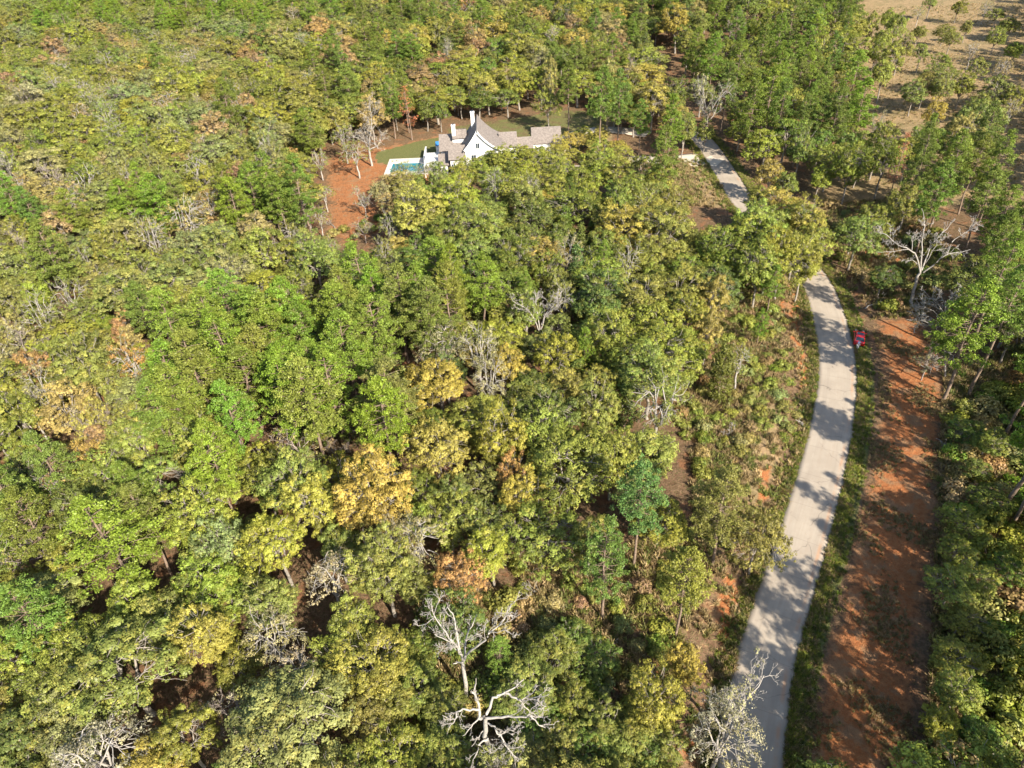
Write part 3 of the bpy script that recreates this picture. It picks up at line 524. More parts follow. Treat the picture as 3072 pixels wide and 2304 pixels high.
# autumn colour
for k, u, v, R, H, c, lab in [
    ('oak', 75, 805, 2.6, 11, 'orange', 'vivid orange tree at the left edge of the forest'), ('thin_oak', 285, 790, 2.7, 12, 'orange', 'orange tree with grey limbs left of the pine stand'), ('oak', 185, 1000, 2.4, 10, 'orange', 'orange tree below the pale many-stemmed bare tree'),
    ('oak', 130, 1050, 2.6, 10, 'rusty brown', 'rust brown tree between two pines at the left'), ('oak', 222, 960, 2.5, 10, 'rusty brown', None), ('oak', 160, 1030, 2.0, 9, 'orange', None), ('oak', 205, 905, 2.2, 11, 'golden yellow', None), ('oak', 240, 840, 2.4, 11, 'yellow green', None),
    ('oak', 70, 178, 4.6, 13, 'golden yellow', 'round golden tree far off at the left edge'), ('oak', 18, 182, 5.5, 13, 'rusty brown', 'wide rust brown crown far off at the left edge'), ('oak', 530, 130, 4.2, 13, 'orange', 'orange-tan tree in the far left forest'), ('oak', 420, 183, 5.0, 14, 'yellow green', 'broad yellow tree in the far left forest'),
    ('oak', 335, 165, 4.4, 13, 'golden yellow', None), ('oak', 690, 72, 6.0, 15, 'orange', 'orange crown above grey bare trees at the top'), ('bare', 668, 102, 5.2, 13, 'tan', 'grey bare tree in front of the orange crown at the top'), ('bare', 712, 100, 5.0, 13, 'tan', None),
    ('oak', 285, 285, 3.8, 12, 'yellow green', None), ('oak', 150, 222, 5.0, 13, 'yellow green', None), ('oak', 90, 70, 4.8, 12, 'yellow green', None), ('oak', 135, 76, 5.0, 13, 'golden yellow', None), ('oak', 60, 232, 5.4, 14, 'greyish', 'pale grey-green round crown at the left edge'),
    ('thin_oak', 455, 448, 3.4, 12, 'rusty brown', 'pinkish brown oak below the row of pines'), ('oak', 130, 495, 3.6, 12, 'tan', None), ('oak', 262, 712, 2.0, 10, 'rusty brown', 'small pinkish brown tree in the olive oaks'), ('oak', 632, 343, 2.6, 8, 'orange', 'small orange tree at the left tip of the clearing'),
    ('oak', 985, 72, 3.3, 15, 'golden yellow', 'golden tree in the dark forest behind the house'), ('oak', 1028, 92, 4.0, 15, 'rusty brown', 'rusty tan tree right of the golden tree at the top'), ('oak', 910, 92, 4.2, 14, 'golden yellow', None), ('oak', 880, 100, 3.8, 13, 'tan', None), ('oak', 752, 185, 4.2, 14, 'yellow green', None),
    ('oak', 1110, 1040, 2.0, 9, 'orange', 'salmon orange tree amid the central oaks'), ('oak', 940, 968, 3.1, 12, 'golden yellow', 'golden yellow oak in the middle of the central canopy'), ('oak', 1180, 945, 3.0, 12, 'yellow green', None), ('oak', 1090, 960, 3.3, 12, 'yellow green', None),
    ('oak', 452, 1392, 2.6, 11, 'golden yellow', 'golden yellow oak in the lower left canopy'), ('oak', 300, 1290, 3.0, 11, 'yellow green', None), ('oak', 985, 1235, 2.5, 10, 'orange', None), ('oak', 1545, 645, 2.9, 11, 'golden yellow', 'yellow oak at the left edge of the brush'), ('oak', 1490, 690, 3.0, 11, 'yellow green', None), ('oak', 1530, 720, 2.4, 10, 'golden yellow', None),
    ('oak', 1475, 1440, 2.0, 9, 'golden yellow', 'yellow-leaved oak low in the photo left of the road'), ('oak', 1420, 1520, 2.4, 9, 'yellow green', None), ('oak', 1320, 990, 3.1, 12, 'yellow green', None), ('oak', 1410, 700, 3.2, 12, 'yellow green', None), ('oak', 1330, 740, 3.0, 12, 'yellow green', None),
    ('oak', 30, 1420, 2.8, 10, 'yellow green', None), ('oak', 180, 1400, 3.0, 10, 'yellow green', None), ('oak', 600, 1180, 3.2, 12, 'yellow green', None), ('oak', 560, 500, 3.4, 12, 'tan', None), ('oak', 250, 500, 3.4, 12, 'yellow green', None), ('thin_oak', 95, 845, 3.0, 12, 'tan', None),
    ('thin_oak', 960, 745, 3.6, 13, 'greyish', 'greyish thin-leaved oak beside the pines in the centre'), ('thin_oak', 1035, 760, 3.4, 13, 'greyish', None), ('thin_oak', 1230, 560, 3.2, 12, 'greyish', None), ('thin_oak', 1060, 830, 3.0, 12, 'greyish', None), ('thin_oak', 590, 1385, 2.9, 11, 'greyish', 'grey twiggy oak in the lower left canopy'),
    ('bare', 115, 390, 4.2, 12, 'greyish', 'bare grey tree above the pines at the left'), ('bare', 110, 1110, 3.6, 11, 'rusty brown', 'pinkish bare tree left of the broad bright pine'), ('bare', 75, 1170, 3.4, 9, 'tan', None), ('bare', 190, 920, 2.9, 10, 'greyish', 'pale many-stemmed bare tree above the orange foliage'), ('bare', 636, 945, 3.3, 9, 'tan', 'pinkish grey bare tree below the pine stand'),
    ('bare', 725, 975, 1.8, 6, 'rusty brown', None), ('bare', 428, 1070, 2.6, 8, 'yellow green', 'pale bare-limbed tree with few yellow leaves'), ('bare', 632, 45, 4.6, 13, 'tan', None), ('bare', 462, 8, 4.4, 12, 'greyish', None), ('bare', 30, 525, 3.4, 10, 'tan', 'whitish bare tree at the left edge'), ('bare', 1592, 62, 3.2, 15, 'greyish', None),
    ('bare', 970, 118, 3.0, 12, 'greyish', None), ('bare', 60, 880, 2.6, 10, 'tan', None), ('bare', 1590, 1510, 2.9, 11, 'greyish', 'grey twiggy tree reaching over the road at the bottom'), ('thin_oak', 1560, 1600, 3.2, 11, 'greyish', None), ('bare', 230, 205, 3.6, 10, 'greyish', None), ('bare', 60, 262, 4.0, 9, 'greyish', None),
    ('bare', 2010, 770, 1.9, 7, 'greyish', None), ('bare', 1085, 560, 2.0, 8, 'greyish', None), ('bare', 500, 1540, 2.0, 8, 'greyish', None), ('bare', 385, 1100, 2.0, 8, 'tan', None), ('bare', 30, 350, 3., 9, 'greyish', None), ('bare', 420, 60, 4, 11, 'greyish', None), ('bare', 215, 65, 4, 11, 'greyish', None)]:
    crown_at(k, u, v, R, H, c, lab)

# ---------------------------------------------------------------- the rest of the canopy: closely packed, species by stand
PZ = lambda *p: np.array(p, float)
KEEP = [PZ((1545, 1659), (1590, 1440), (1640, 1275), (1706, 1080), (1752, 900), (1768, 780), (1748, 660), (1725, 590), (1790, 590), (1840, 640), (1990, 660), (2045, 760), (2075, 900), (2060, 1150), (2040, 1400), (2030, 1680), (1545, 1680)),
        PZ((683, 335), (740, 318), (812, 300), (900, 285), (950, 262), (1000, 235), (1115, 262), (1215, 268), (1225, 305), (1100, 322), (1010, 372), (960, 388), (850, 388), (828, 470), (760, 510), (685, 500)),
        PZ((1225, 230), (1330, 240), (1440, 245), (1440, 360), (1390, 380), (1210, 360)), PZ((1440, 300), (1560, 290), (1640, 440), (1560, 455), (1440, 440)),
        PZ((1490, 810), (1560, 680), (1600, 630), (1740, 600), (1760, 800), (1700, 1080), (1590, 1440), (1560, 1560), (1500, 1560), (1400, 1430), (1330, 1490), (1190, 1420), (1120, 1400), (1090, 1300), (1090, 1245), (1300, 1250), (1400, 1200), (1500, 1200), (1530, 1120), (1460, 960)),
        PZ((1400, 55), (1440, 50), (1500, 190), (1580, 280), (1640, 360), (1600, 370), (1520, 260), (1420, 130)), PZ((1850, -30), (2240, -30), (2240, 300), (2100, 240), (1900, 290), (1870, 230), (1850, 120)), PZ((2150, 320), (2240, 300), (2240, 460), (2150, 450)),
        PZ((1740, 390), (1900, 370), (1960, 420), (1840, 440), (1770, 480), (1850, 560), (1990, 640), (1980, 760), (1850, 700), (1760, 590)),
        PZ((915, 1330), (1090, 1310), (1110, 1400), (1190, 1490), (1180, 1600), (1000, 1600), (960, 1430)),
        PZ((1900, 440), (2090, 440), (2100, 600), (2075, 780), (1960, 780), (1890, 640)),
        PZ((1990, 820), (2240, 740), (2240, 1700), (1980, 1700))]
PINES = [PZ((330, 700), (420, 620), (600, 640), (760, 540), (1080, 560), (1080, 640), (930, 720), (870, 860), (840, 930), (560, 960), (430, 1000), (330, 930))]
def species(u, v, y):
    r = rnd.random()
    if inpoly([[u, v]], PINES[0])[0]: return ('low', 'dark green') if r < .8 else ('oak', 'olive green')
    if v < 75 and u < 760: return ('pine', 'bright green') if r < .25 else ('oak', 'mid green' if r < .5 else 'olive green' if r < .75 else 'grey green')
    if 700 < u < 1480 and v < 290:
        return ('pine', 'mid green') if r < .16 else ('bare', 'greyish') if r < .18 else ('oak', 'dark green' if r < .36 else 'mid green' if r < .50 else 'olive green' if r < .68 else 'yellow green' if r < .84 else 'golden yellow' if r < .90 else 'tan' if r < .96 else 'rusty brown')
    if u > 1480 and v < 460: return ('pine', 'mid green' if r < .2 else 'bright green') if r < .28 else ('oak', 'mid green' if r < .48 else 'yellow green' if r < .72 else 'olive green' if r < .9 else 'dark green' if r < .96 else 'tan')
    if u > 1950 and v < 800: return ('pine', 'mid green') if r < .5 else ('oak', 'dark green')
    if v > 880: return (('thin_oak', 'greyish') if r < .07 else ('oak', 'olive green' if r < .50 else 'yellow green' if r < .72 else 'dark green' if r < .84 else 'grey green' if r < .93 else 'golden yellow' if r < .97 else 'yellow green'))
    if u > 780: return (('thin_oak', 'olive green') if r < .12 else ('cedar', 'dark green') if r < .17 else ('oak', 'olive green' if r < .48 else 'mid green' if r < .64 else 'yellow green' if r < .82 else 'dark green' if r < .93 else 'golden yellow'))
    return (('thin_oak', 'olive green' if r < .09 else 'tan') if r < .14 else ('bare', 'greyish') if r < .165 else ('pine', 'mid green') if r < .19 else ('oak', 'olive green' if r < .54 else 'grey green' if r < .76 else 'yellow green' if r < .86 else 'tan' if r < .93 else 'mid green' if r < .97 else 'rusty brown'))
occ = {}
def put(x, y, r): occ.setdefault((int(x // 8), int(y // 8)), []).append((x, y, r))
def free(x, y, r, k=.80):
    a, b = int(x // 8), int(y // 8)
    for i in (a - 1, a, a + 1):
        for j in (b - 1, b, b + 1):
            for (px, py, pr) in occ.get((i, j), ()):
                if (px - x) ** 2 + (py - y) ** 2 < ((pr + r) * k) ** 2: return False
    return True
for t in TREES: put(t['x'], t['y'], BASE[t['kind']][0][3] * t['s'] * (.8 if 'pine' in t['kind'] else 1))
cands = []
y = 8.0
while y < 1500:
    step = 2.5 if y < 420 else 3.6; half = 40 + y * .95
    for x in np.arange(-half, half, step): cands.append((x + rnd.uniform(-1.4, 1.4), y + rnd.uniform(-1.4, 1.4)))
    y += step
cands = np.array(cands); cz = ground_h(cands); pc = proj(np.c_[cands, cz + 8.0])
ok = (pc[:, 0] > -230) & (pc[:, 0] < 2440) & (pc[:, 1] > -70) & (pc[:, 1] < 1830)
cands, cz = cands[ok], cz[ok]; pc = pc[ok]; order = list(range(len(cands))); rnd.shuffle(order)
blocked = np.zeros(len(cands), bool)
for dx, dz_ in ((0, 7.5), (0, 11.), (-2., 8.5), (2., 8.5), (-3.2, 6.5), (3.2, 6.5), (0, 1.)):
    q = proj(np.c_[cands[:, 0] + dx, cands[:, 1], cz + dz_])
    for pi_, poly in enumerate(KEEP):
        if abs(dx) < 3 and dz_ > 2 or pi_ == 4 and dz_ > 2: blocked |= inpoly(q[:, :2], poly)
        elif dz_ < 2 and pi_ in (4, 6, 7): blocked |= inpoly(q[:, :2], poly)
blocked |= segdist(cands, CL) < 6.0
for wp in (CLEAR, LAWN, YARD, GLADE): blocked |= inpoly(cands, wp)
for pas, ii in [(0, i_) for i_ in order] + [(1, i_) for i_ in order]:
    if blocked[ii]: continue
    x, y = cands[ii]; kind, col = species(pc[ii, 0], pc[ii, 1], y)
    low = kind == 'low'; kind = 'oak' if low else kind
    R = rnd.uniform(2.5, 5.4) * (1.0 if y < 200 else 1.18) if kind in ('oak', 'thin_oak') else rnd.uniform(3.3, 4.4) if kind == 'pine' else rnd.uniform(1.9, 2.6) if kind == 'cedar' else rnd.uniform(3, 4)
    if pas and pc[ii, 0] > 1480 and pc[ii, 1] < 460 or pas and kind == 'pine': continue
    if pas: R *= .74
    ur = pc[ii, 0] > 1480 and pc[ii, 1] < 460
    if not free(x, y, R, (.70 if kind == 'oak' else .74) * (1 if pas == 0 else .88) * (1.26 if ur else 1)): continue
    if pas and y > 230 and rnd.random() < .75: continue
    H = {'oak': rnd.uniform(8.5, 13.5) + (R - 4) * 1.3, 'thin_oak': rnd.uniform(11, 14), 'pine': rnd.uniform(15.5, 19.5), 'cedar': rnd.uniform(8, 11), 'bare': rnd.uniform(10, 12)}[kind]
    if pc[ii, 0] > 1450 and pc[ii, 1] < 400: H *= 1.15
    if pas: H *= .84
    if low: H *= .55
    b = BASE[kind][0]; add_tree(kind, x, y, R / b[3], col, z=cz[ii], sz=H / b[4]); put(x, y, R)

# ---------------------------------------------------------------- shrubs of the brush strips
SHR = [(BRUSH, 2.6, .55, .95), (world_poly([(2060, 860), (2110, 820), (2300, 760), (2300, 1800), (2000, 1800), (2035, 1400), (2050, 1150)]), 2.5, .95, 1.6), (world_poly([(1800, 600), (1890, 680), (1990, 660), (2060, 560), (1960, 430), (1790, 440)]), 4.0, .8, 1.4),
       (world_poly([(930, 1330), (1110, 1300), (1250, 1420), (1420, 1640), (1400, 1760), (900, 1760)]), 2.6, .9, 1.3), (world_poly([(1640, 1000), (1720, 860), (1745, 760), (1720, 700), (1600, 680), (1560, 900)]), 3.2, .5, .9), (world_poly([(690, 505), (830, 470), (850, 520), (700, 545)]), 3.0, .6, 1.1)]
for poly, stp, a, b_ in SHR:
    lo, hi = poly.min(0), poly.max(0)
    for x in np.arange(lo[0], hi[0], stp):
        for y in np.arange(lo[1], hi[1], stp):
            px, py = x + rnd.uniform(-1.2, 1.2), y + rnd.uniform(-1.2, 1.2)
            if not inpoly([[px, py]], poly)[0] or segdist([[px, py]], CL)[0] < 5.0 or rnd.random() < .22 or inpoly([[px, py]], STRIP)[0] or (poly is BRUSH and segdist([[px, py]], CL)[0] < 9 and rnd.random() < .8) or any(inpoly([[px, py]], bk)[0] for bk in BANK): continue
            if not free(px, py, .5, .5): continue
            r = rnd.random(); col = 'olive green' if r < .3 else 'yellow green' if r < .42 else 'mid green' if r < .54 else 'tan' if r < .70 else 'grey green' if r < .88 else 'rusty brown'
            if a > .9 and r < .55: col = 'bright green' if r < .22 else 'yellow green'
            s = rnd.uniform(a, b_); add_tree('shrub', px, py, s * rnd.uniform(.9, 1.25), col, sz=s * rnd.uniform(.8, 1.35)); put(px, py, s)

# ---------------------------------------------------------------- single objects for the nearest 300 of a kind, one far wood for the rest
T = TREES; XYZ = np.array([[t['x'], t['y'], t['z'] + BASE[t['kind']][0][4] * t['sz'] * .6] for t in T]); pr = proj(XYZ)
for t, q in zip(T, pr): t['u'], t['v'], t['d'] = q
inside = lambda t: -25 < t['u'] < 2237 and -20 < t['v'] < 1690
bycat = {}
for t in T:
    t['one'] = False
    if inside(t) or (t['hand'] and -60 < t['u'] < 2300 and t['v'] < 1720): bycat.setdefault(NAME[t['kind']][1], []).append(t)
LIMIT = {'oak tree': 299, 'pine tree': 290, 'shrub': 290, 'bare tree': 200, 'cedar tree': 100}
for c, L in bycat.items():
    L.sort(key=lambda t: (t['label'] is None, t['d'] / t['s'] if c == 'shrub' else t['d']))
    for t in L[:LIMIT[c]]: t['one'] = True
    print('KIND', c, len(L))
LM = [(t['u'], t['v'], t['label'], t) for t in T if t['one'] and t['label']]
LM = [(u, v, 'the ' + l, t) for u, v, l, t in LM]
LM += [(1858, 733, 'the red parked car', None), (1020, 305, 'the steep-roofed white house', None), (880, 360, 'the swimming pool', None), (1000, 1390, 'the forked white dead tree', None), (1070, 1530, 'the sprawling white dead tree at the bottom', None), (1165, 660, 'the white dead tree in mid forest', None),
       (1985, 540, 'the tall white dead tree', None), (2030, 680, 'the low white bare tree', None), (1740, 600, 'the road bend by the car', None), (1750, 480, 'the hidden stretch of road', None), (1770, 900, 'the shadowed stretch of road', None), (1620, 1350, 'the lower stretch of road', None), (740, 400, 'the orange clearing', None), (2212, 0, 'the top right corner', None), (0, 1659, 'the bottom left corner', None),
       (2212, 1659, 'the bottom right corner', None), (0, 0, 'the top left corner', None), (1430, 90, 'the dark forest lane', None), (500, 0, 'the left third of the top edge', None), (1000, 0, 'the middle of the top edge', None), (350, 320, 'the open left middle of the forest', None), (1600, 0, 'the right third of the top edge', None), (1900, 1050, 'the orange dirt strip', None), (0, 640, 'the left edge at mid height', None), (700, 1250, 'the centre of the lower left canopy', None), (1250, 1340, 'the red leaf litter slope', None)]
def words(s): return len(s.split())
ORD = ['nearest', 'second', 'third', 'fourth', 'fifth', 'sixth', 'seventh', 'eighth', 'ninth', 'tenth', 'eleventh', 'twelfth', 'thirteenth', 'fourteenth', 'fifteenth', 'sixteenth', 'seventeenth', 'eighteenth', 'nineteenth', 'twentieth', 'twenty-first', 'twenty-second', 'twenty-third', 'twenty-fourth', 'twenty-fifth', 'twenty-sixth', 'twenty-seventh', 'twenty-eighth', 'twenty-ninth', 'thirtieth']
DIR = ['right of', 'below and right of', 'below', 'below and left of', 'left of', 'above and left of', 'above', 'above and right of']
SH = {}
for u, v, l, t in LM:
    wds = l.split()
    if len(wds) > 7:                                      # shorten a long landmark at a joining word
        for cut in range(7, 2, -1):
            if wds[cut] in ('at', 'in', 'of', 'with', 'beside', 'right', 'left', 'below', 'above', 'behind', 'just', 'over', 'on', 'amid', 'between', 'close', 'low', 'overlapping', 'hiding', 'reaching'): wds = wds[:cut]; break
    SH[l] = ' '.join(wds[:7])
from collections import Counter
cnt = Counter(SH.values()); LM = [x for x in LM if cnt[SH[x[2]]] == 1]
cells = {}
for t in T:
    if not t['one'] or t['label']: continue
    b = min((x for x in LM if x[3] is not t), key=lambda x: (x[0] - t['u']) ** 2 + (x[1] - t['v']) ** 2); a = math.degrees(math.atan2(t['v'] - b[1], t['u'] - b[0])) % 360
    cells.setdefault((t['kind'], t['col'], int(((a + 22.5) % 360) // 45), b[2]), []).append((math.hypot(t['v'] - b[1], t['u'] - b[0]), t))
SHORT = {'thin_oak': 'sparse oak', 'cedar': 'cedar', 'bare': 'bare tree'}
for (k, c, d, l), L in cells.items():
    L.sort(key=lambda x: x[0]); big = len(L) > 1
    for n_, (_, t) in enumerate(L):
        r_ = (ORD[n_] + ' ') if big and n_ < 30 else ''
        t['label'] = f"{r_}{c} {SHORT.get(k, NAME[k][2])} {DIR[d]} {SH[l]}"
seen = Counter(t['label'] for t in T if t['one']); print('DUP labels', [k for k, v in seen.items() if v > 1][:5], 'max words', max(words(k) for k in seen))
GRP = {'oak tree': 'oaks of the forest canopy', 'pine tree': 'pines scattered through the forest', 'shrub': 'shrubs on the brushy ground', 'bare tree': 'bare and twiggy trees in the forest', 'cedar tree': 'dark cedars in the forest'}
SRC = {}
jit = lambda c: tuple(max(.01, x * m) for x, m in zip(c, (1 + rnd.uniform(-.13, .13), 1 + rnd.uniform(-.09, .09), 1 + rnd.uniform(-.2, .2)))) + (1.0,)
one = many = 0; far = []
for t in T:
    c4 = jit(COL[t['col']]); 
    if not t['one']: far.append((t, c4)); continue
    key = (t['kind'], t['var'])
    nm, cat, _ = NAME[t['kind']]
    if key not in SRC:
        cm, wm = BASE[t['kind']][t['var']][:2]; r = bpy.data.objects.new(nm, None); kids = [bpy.data.objects.new('stems' if t['kind'] == 'shrub' else 'trunk', wm), bpy.data.objects.new({'shrub': 'foliage', 'bare': 'twig_leaves'}.get(t['kind'], 'crown'), cm)]
        SRC[key] = (r, kids)
    r0, k0 = SRC[key]; r = r0.copy(); link(r); r.location = (t['x'], t['y'], t['z'] - .05); r.rotation_euler = (0, 0, t['rot']); r.scale = (t['s'], t['s'], t['sz'])
    tag(r, t['label'], cat, GRP[cat])
    for k_ in k0:
        c_ = k_.copy(); link(c_, r); c_.color = c4
    one += 1
print('single', one, 'far', len(far))
kinds = [(k, v) for k in BASE for v in range(len(BASE[k]))]
for n_, (k, v) in enumerate(kinds):
    o = bpy.data.objects.new('p%03d' % n_, BASE[k][v][2]); PROTO.objects.link(o)
def scatter(name, pts, rot, scl, idx, col, coll, label, cat):
    me = bpy.data.meshes.new(name); me.vertices.add(len(pts)); me.vertices.foreach_set('co', np.asarray(pts, np.float32).ravel())
    for nm, ty, arr, fld in (('rot', 'FLOAT', rot, 'value'), ('scl', 'FLOAT_VECTOR', scl, 'vector'), ('idx', 'INT', idx, 'value'), ('tint', 'FLOAT_COLOR', col, 'color')):
        a = me.attributes.new(nm, ty, 'POINT'); a.data.foreach_set(fld, np.asarray(arr, np.int32 if ty == 'INT' else np.float32).ravel())
    o = link(bpy.data.objects.new(name, me)); g = bpy.data.node_groups.new(name, 'GeometryNodeTree')
    g.interface.new_socket('Geometry', in_out='INPUT', socket_type='NodeSocketGeometry'); g.interface.new_socket('Geometry', in_out='OUTPUT', socket_type='NodeSocketGeometry')
    N = g.nodes; gi, go = N.new('NodeGroupInput'), N.new('NodeGroupOutput'); ci = N.new('GeometryNodeCollectionInfo'); ci.inputs[0].default_value = coll; ci.inputs['Separate Children'].default_value = True; ci.inputs['Reset Children'].default_value = True
    iop = N.new('GeometryNodeInstanceOnPoints'); iop.inputs['Pick Instance'].default_value = True
    def attr(nm, ty): a = N.new('GeometryNodeInputNamedAttribute'); a.data_type = ty; a.inputs[0].default_value = nm; return a.outputs[0]
    L = g.links; L.new(gi.outputs[0], iop.inputs['Points']); L.new(ci.outputs[0], iop.inputs['Instance']); L.new(attr('idx', 'INT'), iop.inputs['Instance Index']); L.new(attr('scl', 'FLOAT_VECTOR'), iop.inputs['Scale'])
    cx = N.new('ShaderNodeCombineXYZ'); L.new(attr('rot', 'FLOAT'), cx.inputs[2]); L.new(cx.outputs[0], iop.inputs['Rotation'])
    st = N.new('GeometryNodeStoreNamedAttribute'); st.data_type = 'FLOAT_COLOR'; st.domain = 'INSTANCE'; st.inputs['Name'].default_value = 'col'; L.new(iop.outputs[0], st.inputs[0]); L.new(attr('tint', 'FLOAT_COLOR'), st.inputs['Value'])
    L.new(st.outputs[0], go.inputs[0]); md = o.modifiers.new('scatter', 'NODES'); md.node_group = g; return tag(o, label, cat, kind='stuff')
ki = {k: n for n, k in enumerate(kinds)}
A = [t for t, c in far if t['kind'] != 'shrub']; AC = [c for t, c in far if t['kind'] != 'shrub']
def put_far(name, A, AC, label, cat):
    if A: scatter(name, [(t['x'], t['y'], t['z'] - .05) for t in A], [t['rot'] for t in A], [(t['s'], t['s'], t['sz']) for t in A], [ki[(t['kind'], t['var'])] for t in A], AC, PROTO, label, cat)
put_far('far_woodland', A, AC, 'mixed green and autumn woodland stretching away behind the nearer trees', 'woodland')
B = [t for t, c in far if t['kind'] == 'shrub']; put_far('underbrush', B, [c for t, c in far if t['kind'] == 'shrub'], 'low mixed green underbrush along the road and dirt strip', 'underbrush')
#DETAIL

# ---------------------------------------------------------------- bleached dead trees, limbs traced in space
def on_plane(fx, fy, y):                                  # full-size photo point met by the vertical plane at depth y
    d = ray(fx / K, fy / K); t = y / d[1]; return np.array([0, 0, CAM_H]) + t * d
def hero(name, label, org, sc, base, limbs, seed, mat, twig=.028, nb=(0, 0, 4, 3), cat='dead tree', spread=.8):
    f = lambda x, y: (org[0] + x * sc, org[1] + y * sc); bx, by = f(*base); b = onground(bx / K, by / K); LL = []
    for pts, ra, rb, sub in limbs:
        P = []
        for k, p in enumerate(pts): q = on_plane(*f(p[0], p[1]), b[1] + (p[2] if len(p) > 2 else 0)); P.append(q - b)
        LL.append((P, ra * .72, rb * .6, int(sub * 1.1)))
    LL[0][0][0] = np.array([0, 0, -.4])
    (V0, F0), _ = bare(seed, limbs=LL[:1], twig=twig); (V1, F1), _ = bare(seed + 1, limbs=LL[1:], twig=twig, nb=nb, spread=spread)
    r = empty(name, b); tag(r, label, cat, 'bleached dead trees')
    link(bpy.data.objects.new('trunk', mesh('trunk', V0, F0, mat, smooth=True)), r); link(bpy.data.objects.new('branches', mesh('branches', V1, F1, mat)), r); return r
Z1 = ((1240, 1750), .5823)
hero('dead_tree', 'forked white dead tree with long upswept limbs, left of the small bright pine', *Z1, (275, 610), [
    ([(275, 610), (262, 480), (255, 400, .2)], .34, .26, 0), ([(255, 400), (240, 350, -.3), (215, 315, -.6), (160, 290, -1.2), (110, 262, -1.6)], .15, .05, 7), ([(246, 370), (205, 300, .6), (150, 230, 1.3), (105, 165, 2), (95, 90, 2.4)], .16, .04, 9), ([(110, 175, 1.8), (50, 215, 1.6), (0, 205, 1.2)], .06, .03, 5),
    ([(240, 345), (228, 260, .6), (210, 180, 1.2), (175, 120, 1.6)], .15, .06, 3), ([(262, 390), (270, 300, 1), (300, 220, 2), (328, 158, 2.6)], .15, .05, 3), ([(278, 292, 1.1), (320, 268, 1), (358, 235, .8)], .07, .03, 3), ([(262, 395), (300, 340, -.3), (370, 290, -.8), (410, 240, -.6), (470, 180, -.2), (490, 115, .2)], .17, .05, 8),
    ([(395, 255, -.7), (450, 245, -1.1), (500, 235, -1.4)], .06, .03, 3), ([(480, 243, -1.3), (520, 270, -1.6), (560, 255, -1.7)], .04, .02, 4), ([(252, 408), (225, 405, -.4), (205, 415, -.6)], .11, .06, 0), ([(243, 350), (200, 325, -.6), (170, 335, -1)], .06, .03, 2)], 901, PALE, .024)
hero('dead_tree', 'sprawling gnarled white dead tree with twisted branches at the bottom centre', *Z1, (418, 1080), [
    ([(418, 1080), (410, 950), (400, 870, .2), (375, 790, .2), (372, 690, 0)], .42, .28, 0), ([(372, 700), (338, 690, .2), (340, 640, .5), (325, 590, .7), (300, 560, .8)], .20, .12, 2), ([(322, 600, .7), (316, 550, 1), (324, 490, 1.4)], .14, .08, 0), ([(340, 650, .3), (290, 650, .2), (240, 655, 0), (215, 700, -.4), (180, 755, -.8)], .14, .04, 5), ([(230, 670), (205, 705, -.6), (150, 680, -.9)], .06, .03, 3),
    ([(375, 700), (400, 610, .6), (440, 575, 1), (510, 550, 1.2), (570, 495, 1.8)], .18, .06, 2), ([(470, 562, 1.1), (530, 590, .6), (560, 610, .3), (640, 585, 0), (700, 570, -.2)], .13, .04, 5), ([(560, 600, .3), (610, 560, .7), (640, 530, 1)], .06, .03, 3), ([(600, 595, .2), (650, 610, -.2), (685, 635, -.5)], .06, .03, 3), ([(375, 695), (430, 690, -.2), (520, 690, -.5), (600, 685, -.8), (640, 720, -1), (680, 745, -1.2)], .17, .04, 6),
    ([(545, 600, .3), (590, 650, 0), (640, 690, -.3)], .08, .04, 4), ([(375, 720), (420, 745, -.5), (460, 810, -1), (500, 870, -1.4), (545, 920, -1.6)], .12, .04, 7), ([(440, 790, -.8), (480, 760, -.9), (530, 720, -1)], .07, .03, 5), ([(470, 830, -1), (520, 820, -1.2), (545, 822, -1.4)], .05, .03, 3), ([(385, 800), (350, 820, -.4), (330, 870, -.7), (305, 920, -1), (300, 960, -1.2)], .11, .04, 5),
    ([(405, 880), (430, 880, -.4), (470, 860, -.8), (500, 840, -1)], .08, .04, 4), ([(408, 900), (385, 925, -.5), (360, 945, -.8)], .06, .03, 3), ([(340, 690), (295, 740, -.6), (255, 785, -.9)], .09, .04, 4), ([(360, 760), (330, 800, -.5), (300, 840, -.7)], .06, .03, 2)], 911, PALE, .022)
Z2 = ((2600, 600), .63)
hero('dead_tree', 'tall spreading white dead tree at the far end of the dirt strip', *Z2, (208, 500), [
    ([(208, 500), (225, 430), (240, 370), (256, 345)], .42, .32, 0), ([(256, 345), (262, 260, .8), (265, 180, 1.4), (275, 100, 2), (262, 40, 2.4)], .2, .05, 9), ([(254, 345), (240, 270, -.4), (205, 235, -.8), (150, 215, -1.2), (90, 165, -1.2), (55, 155, -1.2)], .2, .04, 9), ([(200, 235, -.8), (120, 245, -1.4), (45, 248, -1.8)], .08, .03, 4),
    ([(245, 310), (215, 285, -1), (185, 300, -1.6)], .09, .04, 3), ([(262, 335), (290, 260, 1), (320, 200, 1.8), (380, 140, 2.4), (420, 90, 3)], .17, .04, 9), ([(280, 300, .6), (330, 220, .2), (375, 180, 0)], .1, .04, 6), ([(270, 345), (320, 310, -.4), (370, 265, -.8), (440, 250, -1.2), (495, 235, -1.6)], .2, .05, 7), ([(385, 255, -.8), (405, 200, -.2), (470, 155, 0), (535, 122, 0)], .11, .03, 7), ([(215, 240, -.7), (222, 180, -.2), (240, 140, .2)], .09, .04, 6)], 921, PALE, .03)
